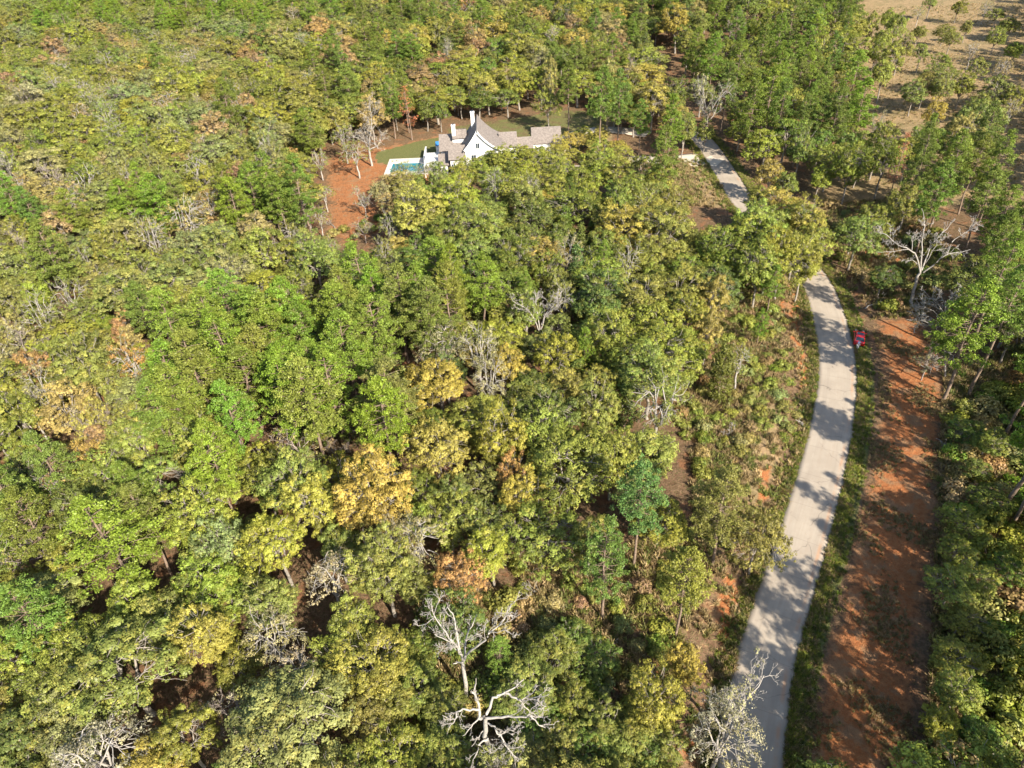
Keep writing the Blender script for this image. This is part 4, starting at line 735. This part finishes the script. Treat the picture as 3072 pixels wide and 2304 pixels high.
hero('dead_tree', 'lower white bare tree with arching twigs beside the bright green pine', *Z2, (378, 850), [
    ([(378, 850), (372, 690), (372, 560), (375, 480)], .24, .10, 0), ([(372, 670), (330, 610, -.4), (280, 580, -.8), (190, 570, -1.4)], .08, .03, 10), ([(372, 620), (310, 560, .3), (190, 530, .6)], .07, .03, 9), ([(372, 590), (330, 540, .6), (280, 510, 1), (225, 500, 1.2)], .07, .03, 9), ([(373, 540), (320, 480, 0), (270, 465, .2)], .06, .03, 8), ([(374, 560), (410, 480, -.4), (460, 450, -.8)], .07, .03, 9), ([(374, 520), (400, 460, .8), (420, 430, 1.2)], .06, .03, 7), ([(374, 500), (350, 450, .3), (330, 425, .6)], .05, .03, 6), ([(372, 720), (410, 740, -.7), (400, 800, -1)], .05, .03, 7), ([(372, 740), (330, 760, -.3), (300, 830, -.5)], .05, .03, 8)], 931, PALE, .026)
hero('dead_tree', 'wide white dead tree rising between green crowns in mid forest', (1024, 768), .807, (748, 372), [
    ([(748, 372), (742, 310), (740, 280)], .30, .22, 0), ([(740, 285), (720, 240, .3), (690, 200, .5), (635, 165, .6)], .17, .05, 8), ([(738, 275), (728, 200, 1), (718, 125, 2)], .16, .05, 7), ([(741, 275), (765, 215, -.3), (800, 190, -.6), (850, 155, -.8)], .17, .05, 9), ([(744, 255), (765, 205, .8), (790, 130, 1.4)], .14, .05, 8), ([(765, 218, -.2), (800, 160, .4), (820, 130, .8)], .09, .04, 6)], 941, PALE, .034)

# ---------------------------------------------------------------- the house, its wings and the pool
ROOF = simple('roof_shingle', (.235, .20, .175), .9, .32, 2.2); WHITE = simple('white_stucco', (.80, .78, .74), .7, .06, 1.5); TRIM = simple('trim_white', (.84, .83, .80), .6, .04, 1.)
GLASS = simple('dark_glass', (.03, .045, .06), .08, .2, 1., spec=.6); PAVE = simple('pale_paving', (.60, .54, .46), .85, .15, 1.5); BLUE = simple('blue_sheet_metal', (.05, .22, .50), .5, .15, 1.)
POOLW, t_, b_ = nodes('pool_water'); b_.inputs['Base Color'].default_value = (.012, .20, .27, 1); b_.inputs['Roughness'].default_value = .06; b_.inputs['Specular IOR Level'].default_value = .5
bp_ = t_.nodes.new('ShaderNodeBump'); bp_.inputs['Strength'].default_value = .12; t_.links.new(noise(t_, 2.5, 3, t_.nodes.new('ShaderNodeNewGeometry').outputs['Position']), bp_.inputs['Height']); t_.links.new(bp_.outputs[0], b_.inputs['Normal'])
HB = max(gz(x, 190) for x in (-16, -5, 5)) - .05
hs = empty('house', (-5.5, 187, HB)); tag(hs, 'white house with steep flared gable, grey shingle roofs and two tall chimneys', 'house')
def part(mb, name, mat, parent, off): mb.v = [(x - off[0], y - off[1], z - off[2] + HB) for x, y, z in mb.v]; return mb.build(name, mat, parent)
HO = (-5.5, 187, HB)
walls, roofs = MB(), MB(); wins = []
def gable(x0, x1, y0, y1, ze, zr, axis='x', oh=.45, th=.22, w=walls, r=roofs, z0=-.3):
    if axis == 'x':
        ym = (y0 + y1) / 2
        w.add([(x0, y0, z0), (x1, y0, z0), (x1, y1, z0), (x0, y1, z0), (x0, y0, ze), (x1, y0, ze), (x1, y1, ze), (x0, y1, ze), (x0, ym, zr - .05), (x1, ym, zr - .05)], [(0, 1, 5, 4), (2, 3, 7, 6), (3, 0, 4, 8, 7), (1, 2, 6, 9, 5)])
        s = (zr - ze) / (ym - y0)
        for ye, sg in ((y0 - oh, 1), (y1 + oh, -1)): r.slab([(x0 - oh, ye, ze - s * oh + .12), (x1 + oh, ye, ze - s * oh + .12), (x1 + oh, ym, zr + .12), (x0 - oh, ym, zr + .12)], th)
    else:
        xm = (x0 + x1) / 2
        w.add([(x0, y0, z0), (x1, y0, z0), (x1, y1, z0), (x0, y1, z0), (x0, y0, ze), (x1, y0, ze), (x1, y1, ze), (x0, y1, ze), (xm, y0, zr - .05), (xm, y1, zr - .05)], [(0, 1, 5, 8, 4), (2, 3, 7, 9, 6), (3, 0, 4, 7), (1, 2, 6, 5)])
        s = (zr - ze) / (xm - x0)
        for xe in (x0 - oh, x1 + oh): r.slab([(xe, y0 - oh, ze - s * oh + .12), (xe, y1 + oh, ze - s * oh + .12), (xm, y1 + oh, zr + .12), (xm, y0 - oh, zr + .12)], th)
# main block: steep on the left, bell-cast on the right
prof = [(-9.3, 6.3), (-8.2, 7.5), (-6.9, 9.2), (-5.6, 11.2), (-4.5, 9.75), (-3.3, 8.5), (-1.9, 7.35), (-.4, 6.45), (.9, 5.95)]
ya, yb = 181.3, 193.6
V = [(-8.9, ya, -.3), (.3, ya, -.3)] + [(min(max(x, -8.9), .3), ya, z - .12) for x, z in prof[::-1]]; V2 = [(x, yb, z) for x, y, z in V]; n_ = len(V)
walls.add(V + V2, [tuple(range(n_)), tuple(range(2 * n_ - 1, n_ - 1, -1))] + [(i, i + n_, (i + 1) % n_ + n_, (i + 1) % n_) for i in (1, n_ - 1)])
for (xa, za), (xb, zb_) in zip(prof, prof[1:]): roofs.slab([(xa, ya - .5, za + .1), (xb, ya - .5, zb_ + .1), (xb, yb + .4, zb_ + .1), (xa, yb + .4, za + .1)], .2)
trim = MB()
for (xa, za), (xb, zb_) in zip(prof, prof[1:]): trim.slab([(xa, ya - .58, za + .16), (xb, ya - .58, zb_ + .16), (xb, ya - .51, zb_ + .16), (xa, ya - .51, za + .16)], .4)
gable(.35, 4.3, 187.4, 194.3, 4.7, 7.2); gable(4.8, 8.7, 190.2, 194.6, 3.2, 5.1); gable(-15.6, -9.4, 186.9, 195.2, 4.6, 7.4); gable(-15.7, -13.8, 181.5, 189.5 - 3.1, 2.9, 4.7, 'x'); gable(-12.9, -9.4, 180.6, 186.4, 4.6, 6.9)
gable(-11.9, -9.0, 188.6, 191.6, 7.4, 8.9)
part(walls, 'wall', WHITE, hs, HO); rf = part(roofs, 'roof', ROOF, hs, HO); part(trim, 'gable_trim', TRIM, hs, HO)
for x, y, z0, z1, lab in ((-6.7, 190.6, 7.5, 12.9, None), (-11.9, 189.2, 5.6, 10.2, None)):
    c = MB().box((x, y, (z0 + z1) / 2), (.95, .95, z1 - z0)).box((x, y, z1 + .09), (1.15, 1.15, .17)); c = part(c, 'chimney', WHITE, rf, HO); p_ = part(MB().tube([(x, y, z1 + .18), (x, y, z1 + .5)], .16, 8), 'flue', GLASS, hs, HO)
for x, y, z, w_, h_ in ((-6.8, ya, 4.2, 1.2, 1.6), (-3.6, ya, 4.2, 1.2, 1.6), (-5.6, ya, 7.3, .9, 1.4), (-1.6, ya, 3.6, 1., 1.6), (1.6, 187.4, 2.6, 1.1, 1.5), (3.3, 187.4, 2.6, 1.1, 1.5), (-12.2, 180.6, 2.4, .9, 1.5), (-10.4, 180.6, 2.4, .9, 1.5), (-14.75, 181.5, 1.5, .8, 1.2)):
    f_ = MB(); 
    for sx in (-1, 1): f_.box((x + sx * (w_ / 2 + .04), y - .05, z), (.09, .12, h_ + .18))
    for sz in (-1, 1): f_.box((x, y - .05, z + sz * (h_ / 2 + .04)), (w_, .12, .09))
    f_.box((x, y - .045, z), (.05, .08, h_)); fo = part(f_, 'window', TRIM, hs, HO); part(MB().box((x, y - .02, z), (w_, .035, h_)), 'pane', GLASS, fo, HO)
gw, gr = MB(), MB(); gable(9.3, 16.6, 193.4, 200.4, 3.1, 6.0, w=gw, r=gr); ga = empty('garage', (13, 197, HB)); tag(ga, 'detached garage with plain grey gable roof right of the house', 'garage'); part(gw, 'wall', WHITE, ga, (13, 197, HB)); part(gr, 'roof', ROOF, ga, (13, 197, HB))
for x in (11.2, 14.7): part(MB().box((x, 193.35, 1.25), (2.7, .08, 2.4)), 'garage_door', TRIM, ga, (13, 197, HB))
sh_ = empty('shed', (-16.9, 199.2, HB)); tag(sh_, 'small white shed with blue roof behind the left wing of the house', 'shed'); part(MB().box((-16.9, 199.2, .95), (1.8, 2., 2.1)), 'wall', WHITE, sh_, (-16.9, 199.2, HB)); part(MB().slab([(-17.95, 198.1, 2.0), (-15.85, 198.1, 2.0), (-15.85, 200.3, 2.5), (-17.95, 200.3, 2.5)], .08), 'roof', BLUE, sh_, (-16.9, 199.2, HB))
PO = (-24.5, 188, gz(-24.5, 188)); px = [(-31.2, 184.0), (-19.6, 183.4), (-19.2, 195.4), (-30.8, 196.2)]
po = empty('swimming_pool', PO); tag(po, 'blue swimming pool in pale paving left of the house', 'pool')
mb = MB(); Z = .12
def deckring(outer, inner, z, zb):
    n = len(outer); V = [(x, y, z) for x, y in outer] + [(x, y, z) for x, y in inner] + [(x, y, zb) for x, y in outer] + [(x, y, zb) for x, y in inner]
    F = []
    for i in range(n):
        j = (i + 1) % n; F += [(i, j, n + j, n + i), (i, 2 * n + i, 2 * n + j, j), (n + i, n + j, 3 * n + j, 3 * n + i)]
    return MB().add(V, F)
inner = [(-29.6, 184.6), (-20.6, 184.2), (-20.5, 189.2), (-22.4, 190.9), (-29.4, 191.4)]; outer = [(-31.0, 183.0), (-16.0, 182.2), (-15.9, 190.5), (-17.2, 194.2), (-30.6, 194.6)]
dk = deckring(outer, inner, .16, -.9); dk.v = [(x - PO[0], y - PO[1], z) for x, y, z in dk.v]; dk.build('deck', PAVE, po)
wt = MB().add([(x - PO[0], y - PO[1], .03) for x, y in inner], [tuple(range(5))]); wt.build('water', POOLW, po)
cp = deckring([(x + .0 + (x + 25) * .03, y + (y - 188) * .05) for x, y in inner], inner, .2, .165); cp.v = [(x - PO[0], y - PO[1], z) for x, y, z in cp.v]; cp.build('coping', TRIM, po)
PG = (-18, 185, gz(-18, 185)); pg = empty('pergola', PG); tag(pg, 'white slatted pergola between the pool and the house', 'pergola')
for x in (-19.6, -16.5):
    for y in (180.2, 184.8, 189.2): MB().box((x - PG[0], y - PG[1], 1.4), (.16, .16, 2.9)).build('post', TRIM, pg)
    MB().box((x - PG[0], 184.7 - PG[1], 2.95), (.12, 9.8, .2)).build('beam', TRIM, pg)
for k in range(12): MB().box((-19.75 + k * .31 - PG[0], 184.7 - PG[1], 3.14), (.16, 10., .1)).build('slat', TRIM, pg)
gwl = MB().box((0, 0, .8), (.4, 8.6, 1.9)).build('garden_wall', WHITE); gwl.location = (-20.6, 193.6 + .6, gz(-20.6, 194)); tag(gwl, 'short white garden wall crossing the lawn behind the pergola', 'wall')
tag(MB().build('x', WHITE), None) if False else None
COURT = catmull([at(1215, 362)[:2], at(1200, 330)[:2], at(1225, 300)[:2], at(1270, 284)[:2], at(1330, 281)[:2], at(1400, 290)[:2]], 5)
ribbon('courtyard_drive', COURT, 5.0, road_material('concrete_court', False, (.60, .54, .44), (.54, .47, .38)), .16)

# ---------------------------------------------------------------- red car and the person behind it
RED, t_, b_ = nodes('red_paint'); b_.inputs['Base Color'].default_value = (.62, .012, .012, 1); b_.inputs['Roughness'].default_value = .22; b_.inputs['Coat Weight'].default_value = .6; b_.inputs['Coat Roughness'].default_value = .05
BLACK = simple('black_rubber', (.02, .02, .02), .8, .2, 4); STEEL = simple('wheel_alloy', (.45, .45, .47), .3, .1, 3, metal=.8); TAILM = simple('tail_lamp', (.35, .01, .01), .2, .1, 3, spec=.6); LAMPM = simple('head_lamp', (.7, .7, .72), .1, .05, 3, spec=.7)
CY = math.radians(66); CX0, CY0 = 59.35, 98.1; CZ = gz(CX0, CY0) + .02
car = empty('parked_car', (CX0, CY0, CZ), CY); tag(car, 'red car parked on the grass verge beside the road, facing away', 'car')
xs = [-2.22, -2.12, -1.6, -1.38, -.9, -.0, .9, 1.3, 1.62, 2.05, 2.2]; bz = [.80, .97, 1.0, .99, .97, .95, .93, .90, .84, .72, .60]; hw = [.70, .84, .88, .895, .9, .9, .9, .89, .86, .78, .62]; zl = [.42, .3, .26, .24, .22, .22, .22, .24, .26, .3, .4]
V = []; 
for x, z, w_, l in zip(xs, bz, hw, zl):
    sec = [(-w_ * .9, l), (-w_, l + .16), (-w_, z * .72), (-w_ * .95, z - .09), (-w_ * .80, z), (-.3, z + .03), (.3, z + .03), (w_ * .80, z), (w_ * .95, z - .09), (w_, z * .72), (w_, l + .16), (w_ * .9, l)]; V += [(x, y_, z_) for y_, z_ in sec]
F = [(a * 12 + k, (a + 1) * 12 + k, (a + 1) * 12 + (k + 1) % 12, a * 12 + (k + 1) % 12) for a in range(len(xs) - 1) for k in range(12)] + [tuple(range(12)), tuple(range(len(V) - 1, len(V) - 13, -1))]
MB().add(V, F).build('body', RED, car, smooth=True)
bt = [(-1.78, .74, .98), (1.12, .76, .93)]; tp = [(-1.12, .60, 1.40), (.22, .61, 1.43)]
P = lambda a, s: (a[0], a[1] * s, a[2])
MB().add([P(bt[0], -1), P(bt[1], -1), P(bt[1], 1), P(bt[0], 1), P(tp[0], -1), P(tp[1], -1), P(tp[1], 1), P(tp[0], 1)], [(0, 1, 5, 4), (1, 2, 6, 5), (2, 3, 7, 6), (3, 0, 4, 7), (4, 5, 6, 7)]).build('windows', GLASS, car)
MB().add([(-1.15, -.62, 1.41), (-.4, -.64, 1.47), (.24, -.62, 1.44), (.24, .62, 1.44), (-.4, .64, 1.47), (-1.15, .62, 1.41), (-1.15, 0, 1.44), (-.4, 0, 1.50), (.24, 0, 1.47)], [(0, 1, 7, 6), (6, 7, 4, 5), (1, 2, 8, 7), (7, 8, 3, 4)]).build('roof', RED, car, smooth=True)
MB().add([(-.5, -.52, 1.505), (.22, -.5, 1.49), (.22, .5, 1.49), (-.5, .52, 1.505)], [(0, 1, 2, 3)]).build('sunroof', GLASS, car)
for s in (-1, 1):
    MB().tube([P(bt[0], s), P(tp[0], s)], .05, 6).build('rear_pillar', RED, car); MB().tube([P(bt[1], s), P(tp[1], s)], .045, 6).build('windscreen_pillar', RED, car); MB().tube([(-.35, .765 * s, .96), (-.4, .64 * s, 1.44)], .05, 6).build('door_pillar', RED, car)
    MB().box((.95, .98 * s, 1.0), (.14, .2, .13), taper=.8).build('wing_mirror', RED, car)
    MB().box((2.08, .58 * s, .66), (.12, .3, .12)).build('headlight', LAMPM, car); MB().box((-2.16, .62 * s, .80), (.1, .3, .14)).build('tail_light', TAILM, car)
    for x in (-1.38, 1.34):
        wv = [(x + .335 * math.cos(q * math.pi / 10), s * (.72 + (k % 2) * .2), .335 + .335 * math.sin(q * math.pi / 10)) for k in range(2) for q in range(20)]
        wm_ = MB().add(wv, [(q, (q + 1) % 20, 20 + (q + 1) % 20, 20 + q) for q in range(20)] + [tuple(range(20)), tuple(range(39, 19, -1))]).build('wheel', BLACK, car)
        rv = [(x + .21 * math.cos(q * math.pi / 8), s * .935, .335 + .21 * math.sin(q * math.pi / 8)) for q in range(16)]; MB().add(rv + [(x, s * .915, .335)], [(q, (q + 1) % 16, 16) for q in range(16)]).build('rim', STEEL, wm_)
MB().add([(.98, -.27, .968), (1.62, -.27, .878), (2.04, -.25, .757), (2.04, .25, .757), (1.62, .27, .878), (.98, .27, .968)], [(0, 1, 4, 5), (1, 2, 3, 4)]).build('bonnet_stripe', BLACK, car)
MB().box((-2.235, 0, .62), (.03, .5, .13)).build('number_plate', TRIM, car); MB().box((-2.2, 0, .36), (.12, 1.5, .16)).build('rear_bumper', BLACK, car)

SKIN = simple('skin', (.55, .33, .24), .6, .08, 8); SHIRT = simple('lilac_shirt', (.50, .42, .66), .85, .25, 9, col2=(.75, .72, .78)); TROU = simple('pale_trousers', (.62, .62, .60), .9, .1, 6); HAIR = simple('dark_hair', (.04, .03, .03), .7, .3, 20)
PP = onground(2577 / K, 1052 / K); PX, PY = 57.95, 95.45; PZ_ = gz(PX, PY)
per = empty('person', (PX, PY, PZ_), math.radians(50)); tag(per, 'person in lilac top and pale trousers bending over the back of the red car', 'person')
def skin(name, chains, mat, parent, sub=1):
    vs, es, rs = [], [], []; ix = {}
    def vid(p, r):
        k = tuple(round(c, 3) for c in p)
        if k not in ix: ix[k] = len(vs); vs.append(k); rs.append(r)
        return ix[k]
    for ch in chains:
        ids = [vid(p[:3], p[3]) for p in ch]; es += list(zip(ids, ids[1:]))
    m = bpy.data.meshes.new(name); m.from_pydata(vs, es, []); o = link(bpy.data.objects.new(name, m), parent); md = o.modifiers.new('skin', 'SKIN'); md.use_smooth_shade = True
    for k, r in enumerate(rs): m.skin_vertices[0].data[k].radius = (r, r)
    m.skin_vertices[0].data[0].use_root = True; s = o.modifiers.new('sub', 'SUBSURF'); s.levels = sub; s.render_levels = sub; m.materials.append(mat); return o
pel = (0, 0, .93, .14); ch_ = (.22, 0, 1.30, .155); nk = (.30, 0, 1.44, .055); hd = (.36, 0, 1.56, .10); hd2 = (.39, 0, 1.66, .085)
arm = lambda s, f: [(.24, .17 * s, 1.36, .055), (.38 + f, .24 * s, 1.14, .045), (.60 + f, .20 * s, 1.02, .034), (.68 + f, .19 * s, 1.0, .028)]
leg = lambda s, f: [(0, .09 * s, .88, .095), (.03 + f, .11 * s, .48, .062), (-.04 + f, .11 * s, .09, .042), (.03 + f, .11 * s, .045, .04), (.15 + f, .12 * s, .03, .03)]
ch = [[pel, (.1, 0, 1.10, .13), ch_, nk, hd, hd2], [hd, (.455, 0, 1.60, .035)]]
for s, f, lf in ((1, .02, .06), (-1, .08, -.10)):
    ch += [[ch_] + arm(s, f), [pel] + leg(s, lf)]; w4 = arm(s, f)[-1]
    for q in range(4): ch.append([w4, (w4[0] + .07, w4[1] + (q - 1.5) * .018, w4[2] - .004, .010), (w4[0] + .115 - abs(q - 1.4) * .008, w4[1] + (q - 1.5) * .022, w4[2] - .03, .008)])
    ch.append([w4, (w4[0] + .04, w4[1] - s * .045, w4[2] - .01, .010), (w4[0] + .07, w4[1] - s * .055, w4[2] - .025, .008)])
skin('body', ch, SKIN, per, 1)
skin('shirt', [[(0, 0, .97, .155), (.1, 0, 1.12, .155), (.22, 0, 1.30, .175), (.27, 0, 1.40, .10)]] + [[(.22, 0, 1.30, .175), (.24, .18 * s, 1.37, .075), (.37 + f, .235 * s, 1.17, .062)] for s, f in ((1, .02), (-1, .08))], SHIRT, per)
skin('trousers', [[(0, 0, .95, .155), (0, .09 * s, .86, .112), (.03 + f, .11 * s, .48, .085), (-.035 + f, .11 * s, .12, .07)] for s, f in ((1, .06), (-1, -.10))], TROU, per)
skin('hair', [[(.33, 0, 1.60, .10), (.36, 0, 1.68, .095), (.30, 0, 1.55, .07)]], HAIR, per)
for s in (-1, 1): MB().box((.03 + (.06 if s > 0 else -.10) + .06, .115 * s, .035), (.27, .10, .08), taper=.8).build('shoe', TRIM, per)

# ---------------------------------------------------------------- fallen branches, logs
def fallen(seed, u, v, L, rz, lab, r=.11):
    (V, F), _ = bare(seed, limbs=[([(0, 0, .1), (L * .3, .2, .22), (L * .7, -.15, .3), (L, .25, .45)], r, r * .3, 5)], nb=(0, 0, 3, 3), twig=.022); p = onground(u, v)
    o = link(bpy.data.objects.new('fallen_branch', mesh('fallen_branch', V, F, PALE))); o.location = tuple(p); o.rotation_euler = (0, 0, rz); tag(o, lab, 'branch', 'fallen branches')
fallen(951, 1868, 668, 5., .5, 'pale curved fallen branch in the shade right of the red car'); fallen(952, 1745, 925, 2., 2.2, 'short fallen branch beside the left road edge')
fallen(953, 1560, 955, 4., .8, 'pale fallen branch in the brush left of the shadowed road'); fallen(954, 1220, 1310, 5., 2.6, 'long fallen branch on the red leaf litter'); fallen(955, 1290, 1480, 5., 1.2, 'fallen branch among the low shrubs at the bottom'); fallen(956, 2085, 1000, 5., 1.9, 'fallen branch along the right edge of the dirt strip'); fallen(957, 735, 500, 6., 2.2, 'long fallen limb lying at the near end of the orange clearing')

# ---------------------------------------------------------------- grass and weeds
GC = bpy.data.collections.new('tufts')
for q in range(4):
    R_ = np.random.default_rng(700 + q); n = 34; a_ = R_.uniform(0, 6.28, n); rr = R_.uniform(0, .28, n); P = np.stack([np.cos(a_) * rr, np.sin(a_) * rr, np.zeros(n)], 1); h = R_.uniform(.18, .5, n); ln = R_.normal(size=(n, 2)) * .16
    T_ = P + np.c_[ln, h]; sd_ = np.stack([-np.sin(a_), np.cos(a_), np.zeros(n)], 1) * .035; Mi = P + (T_ - P) * .55 + np.array([0, 0, .04])
    V = np.stack([P - sd_, P + sd_, Mi + sd_ * .8, Mi - sd_ * .8], 1).reshape(-1, 3); V2 = np.stack([Mi - sd_ * .8, Mi + sd_ * .8, T_ + sd_ * .15, T_ - sd_ * .15], 1).reshape(-1, 3); V = np.vstack([V, V2])
    o = bpy.data.objects.new('t%d' % q, mesh('tuft', V, np.arange(len(V)).reshape(-1, 4), LEAF_I, {'tone': np.tile(R_.uniform(.2, .9, n), 2), 'hue': np.tile(R_.uniform(0, 1, n), 2)})); GC.objects.link(o)
R_ = np.random.default_rng(77)
def sample(poly, n):
    lo, hi = poly.min(0), poly.max(0); Q = R_.uniform(lo, hi, (int(n * (np.prod(hi - lo) / max(1., abs(np.sum(poly[:, 0] * np.roll(poly[:, 1], -1) - poly[:, 1] * np.roll(poly[:, 0], -1))) / 2))), 2)); return Q[inpoly(Q, poly)]
def tufts(name, Q, palette, smin, smax, lab, cat):
    Q = Q[segdist(Q, CL) > 2.98]; n = len(Q); pal = np.array([COL[p] if isinstance(p, str) else p for p in palette]); c = pal[R_.integers(0, len(pal), n)] * R_.uniform(.75, 1.25, (n, 1)); s = R_.uniform(smin, smax, (n, 1)); 
    scatter(name, np.c_[Q, ground_h(Q)], R_.uniform(0, 6.28, n), np.repeat(s, 3, 1) * np.array([1, 1, 1]), R_.integers(0, 4, n), np.c_[c, np.ones(n)], GC, lab, cat)
seg = CL[(CL[:, 1] < 260)]; idx = R_.integers(0, len(seg) - 1, 26000); tt = R_.uniform(0, 1, (26000, 1)); C0 = seg[idx] + (seg[idx + 1] - seg[idx]) * tt; D_ = seg[idx + 1] - seg[idx]; L_ = np.linalg.norm(D_, axis=1); keep_ = R_.uniform(0, 1, 26000) < L_ / L_.max(); N_ = np.stack([D_[:, 1], -D_[:, 0]], 1) / L_[:, None]
sd2 = np.where(R_.uniform(0, 1, 26000) < .62, 1, -1); off = 2.98 + np.abs(R_.normal(size=26000)) * .95; VQ = (C0 + N_ * (sd2 * off)[:, None])[keep_]
tufts('verge_grass', VQ, ['mid green', 'olive green', 'yellow green', (.30, .24, .12), (.27, .19, .10), (.11, .14, .04)], .5, 1.15, 'green grass and weeds along both road edges', 'grass')
WQ = np.vstack([sample(BRUSH, 6000), sample(world_poly([(2040, 800), (2300, 720), (2300, 1800), (1990, 1800)]), 6000), sample(world_poly([(1780, 440), (1960, 430), (2060, 560), (2000, 680), (1890, 690), (1800, 600)]), 2500), sample(GLADE, 1500), sample(world_poly([(900, 1300), (1110, 1300), (1420, 1640), (900, 1760)]), 2500)])
WQ = WQ[(segdist(WQ, CL) > 8.5) | (R_.uniform(0, 1, len(WQ)) < .3)]
tufts('dry_weeds', WQ, [(.30, .23, .12), (.24, .17, .09), (.19, .19, .06), (.36, .27, .14), (.15, .18, .05), (.27, .20, .10)], .8, 2.0, 'dry brown and olive weeds covering the brushy slopes', 'weeds')
FQ = sample(world_poly([(1860, 10), (2300, 10), (2300, 300), (2150, 440), (1900, 420), (1860, 300)]), 5000)
tufts('field_grass', FQ, [(.42, .31, .17), (.34, .26, .13), (.46, .34, .19), (.30, .26, .12)], .6, 1.3, 'dry tan grass of the open field at the top right', 'grass')
SQ = sample(STRIP, 9000); nn_ = np.sin(SQ[:, 0] * .8 + 1.7 * np.sin(SQ[:, 1] * .33)) + np.sin(SQ[:, 1] * .41 + SQ[:, 0] * .2); SQ = SQ[nn_ > R_.uniform(-.2, 1.6, len(SQ))]
tufts('sparse_weeds', SQ, [(.34, .24, .13), (.22, .19, .08), (.28, .20, .10)], .35, .9, 'thin dry weeds regrowing on the orange dirt strip', 'weeds')
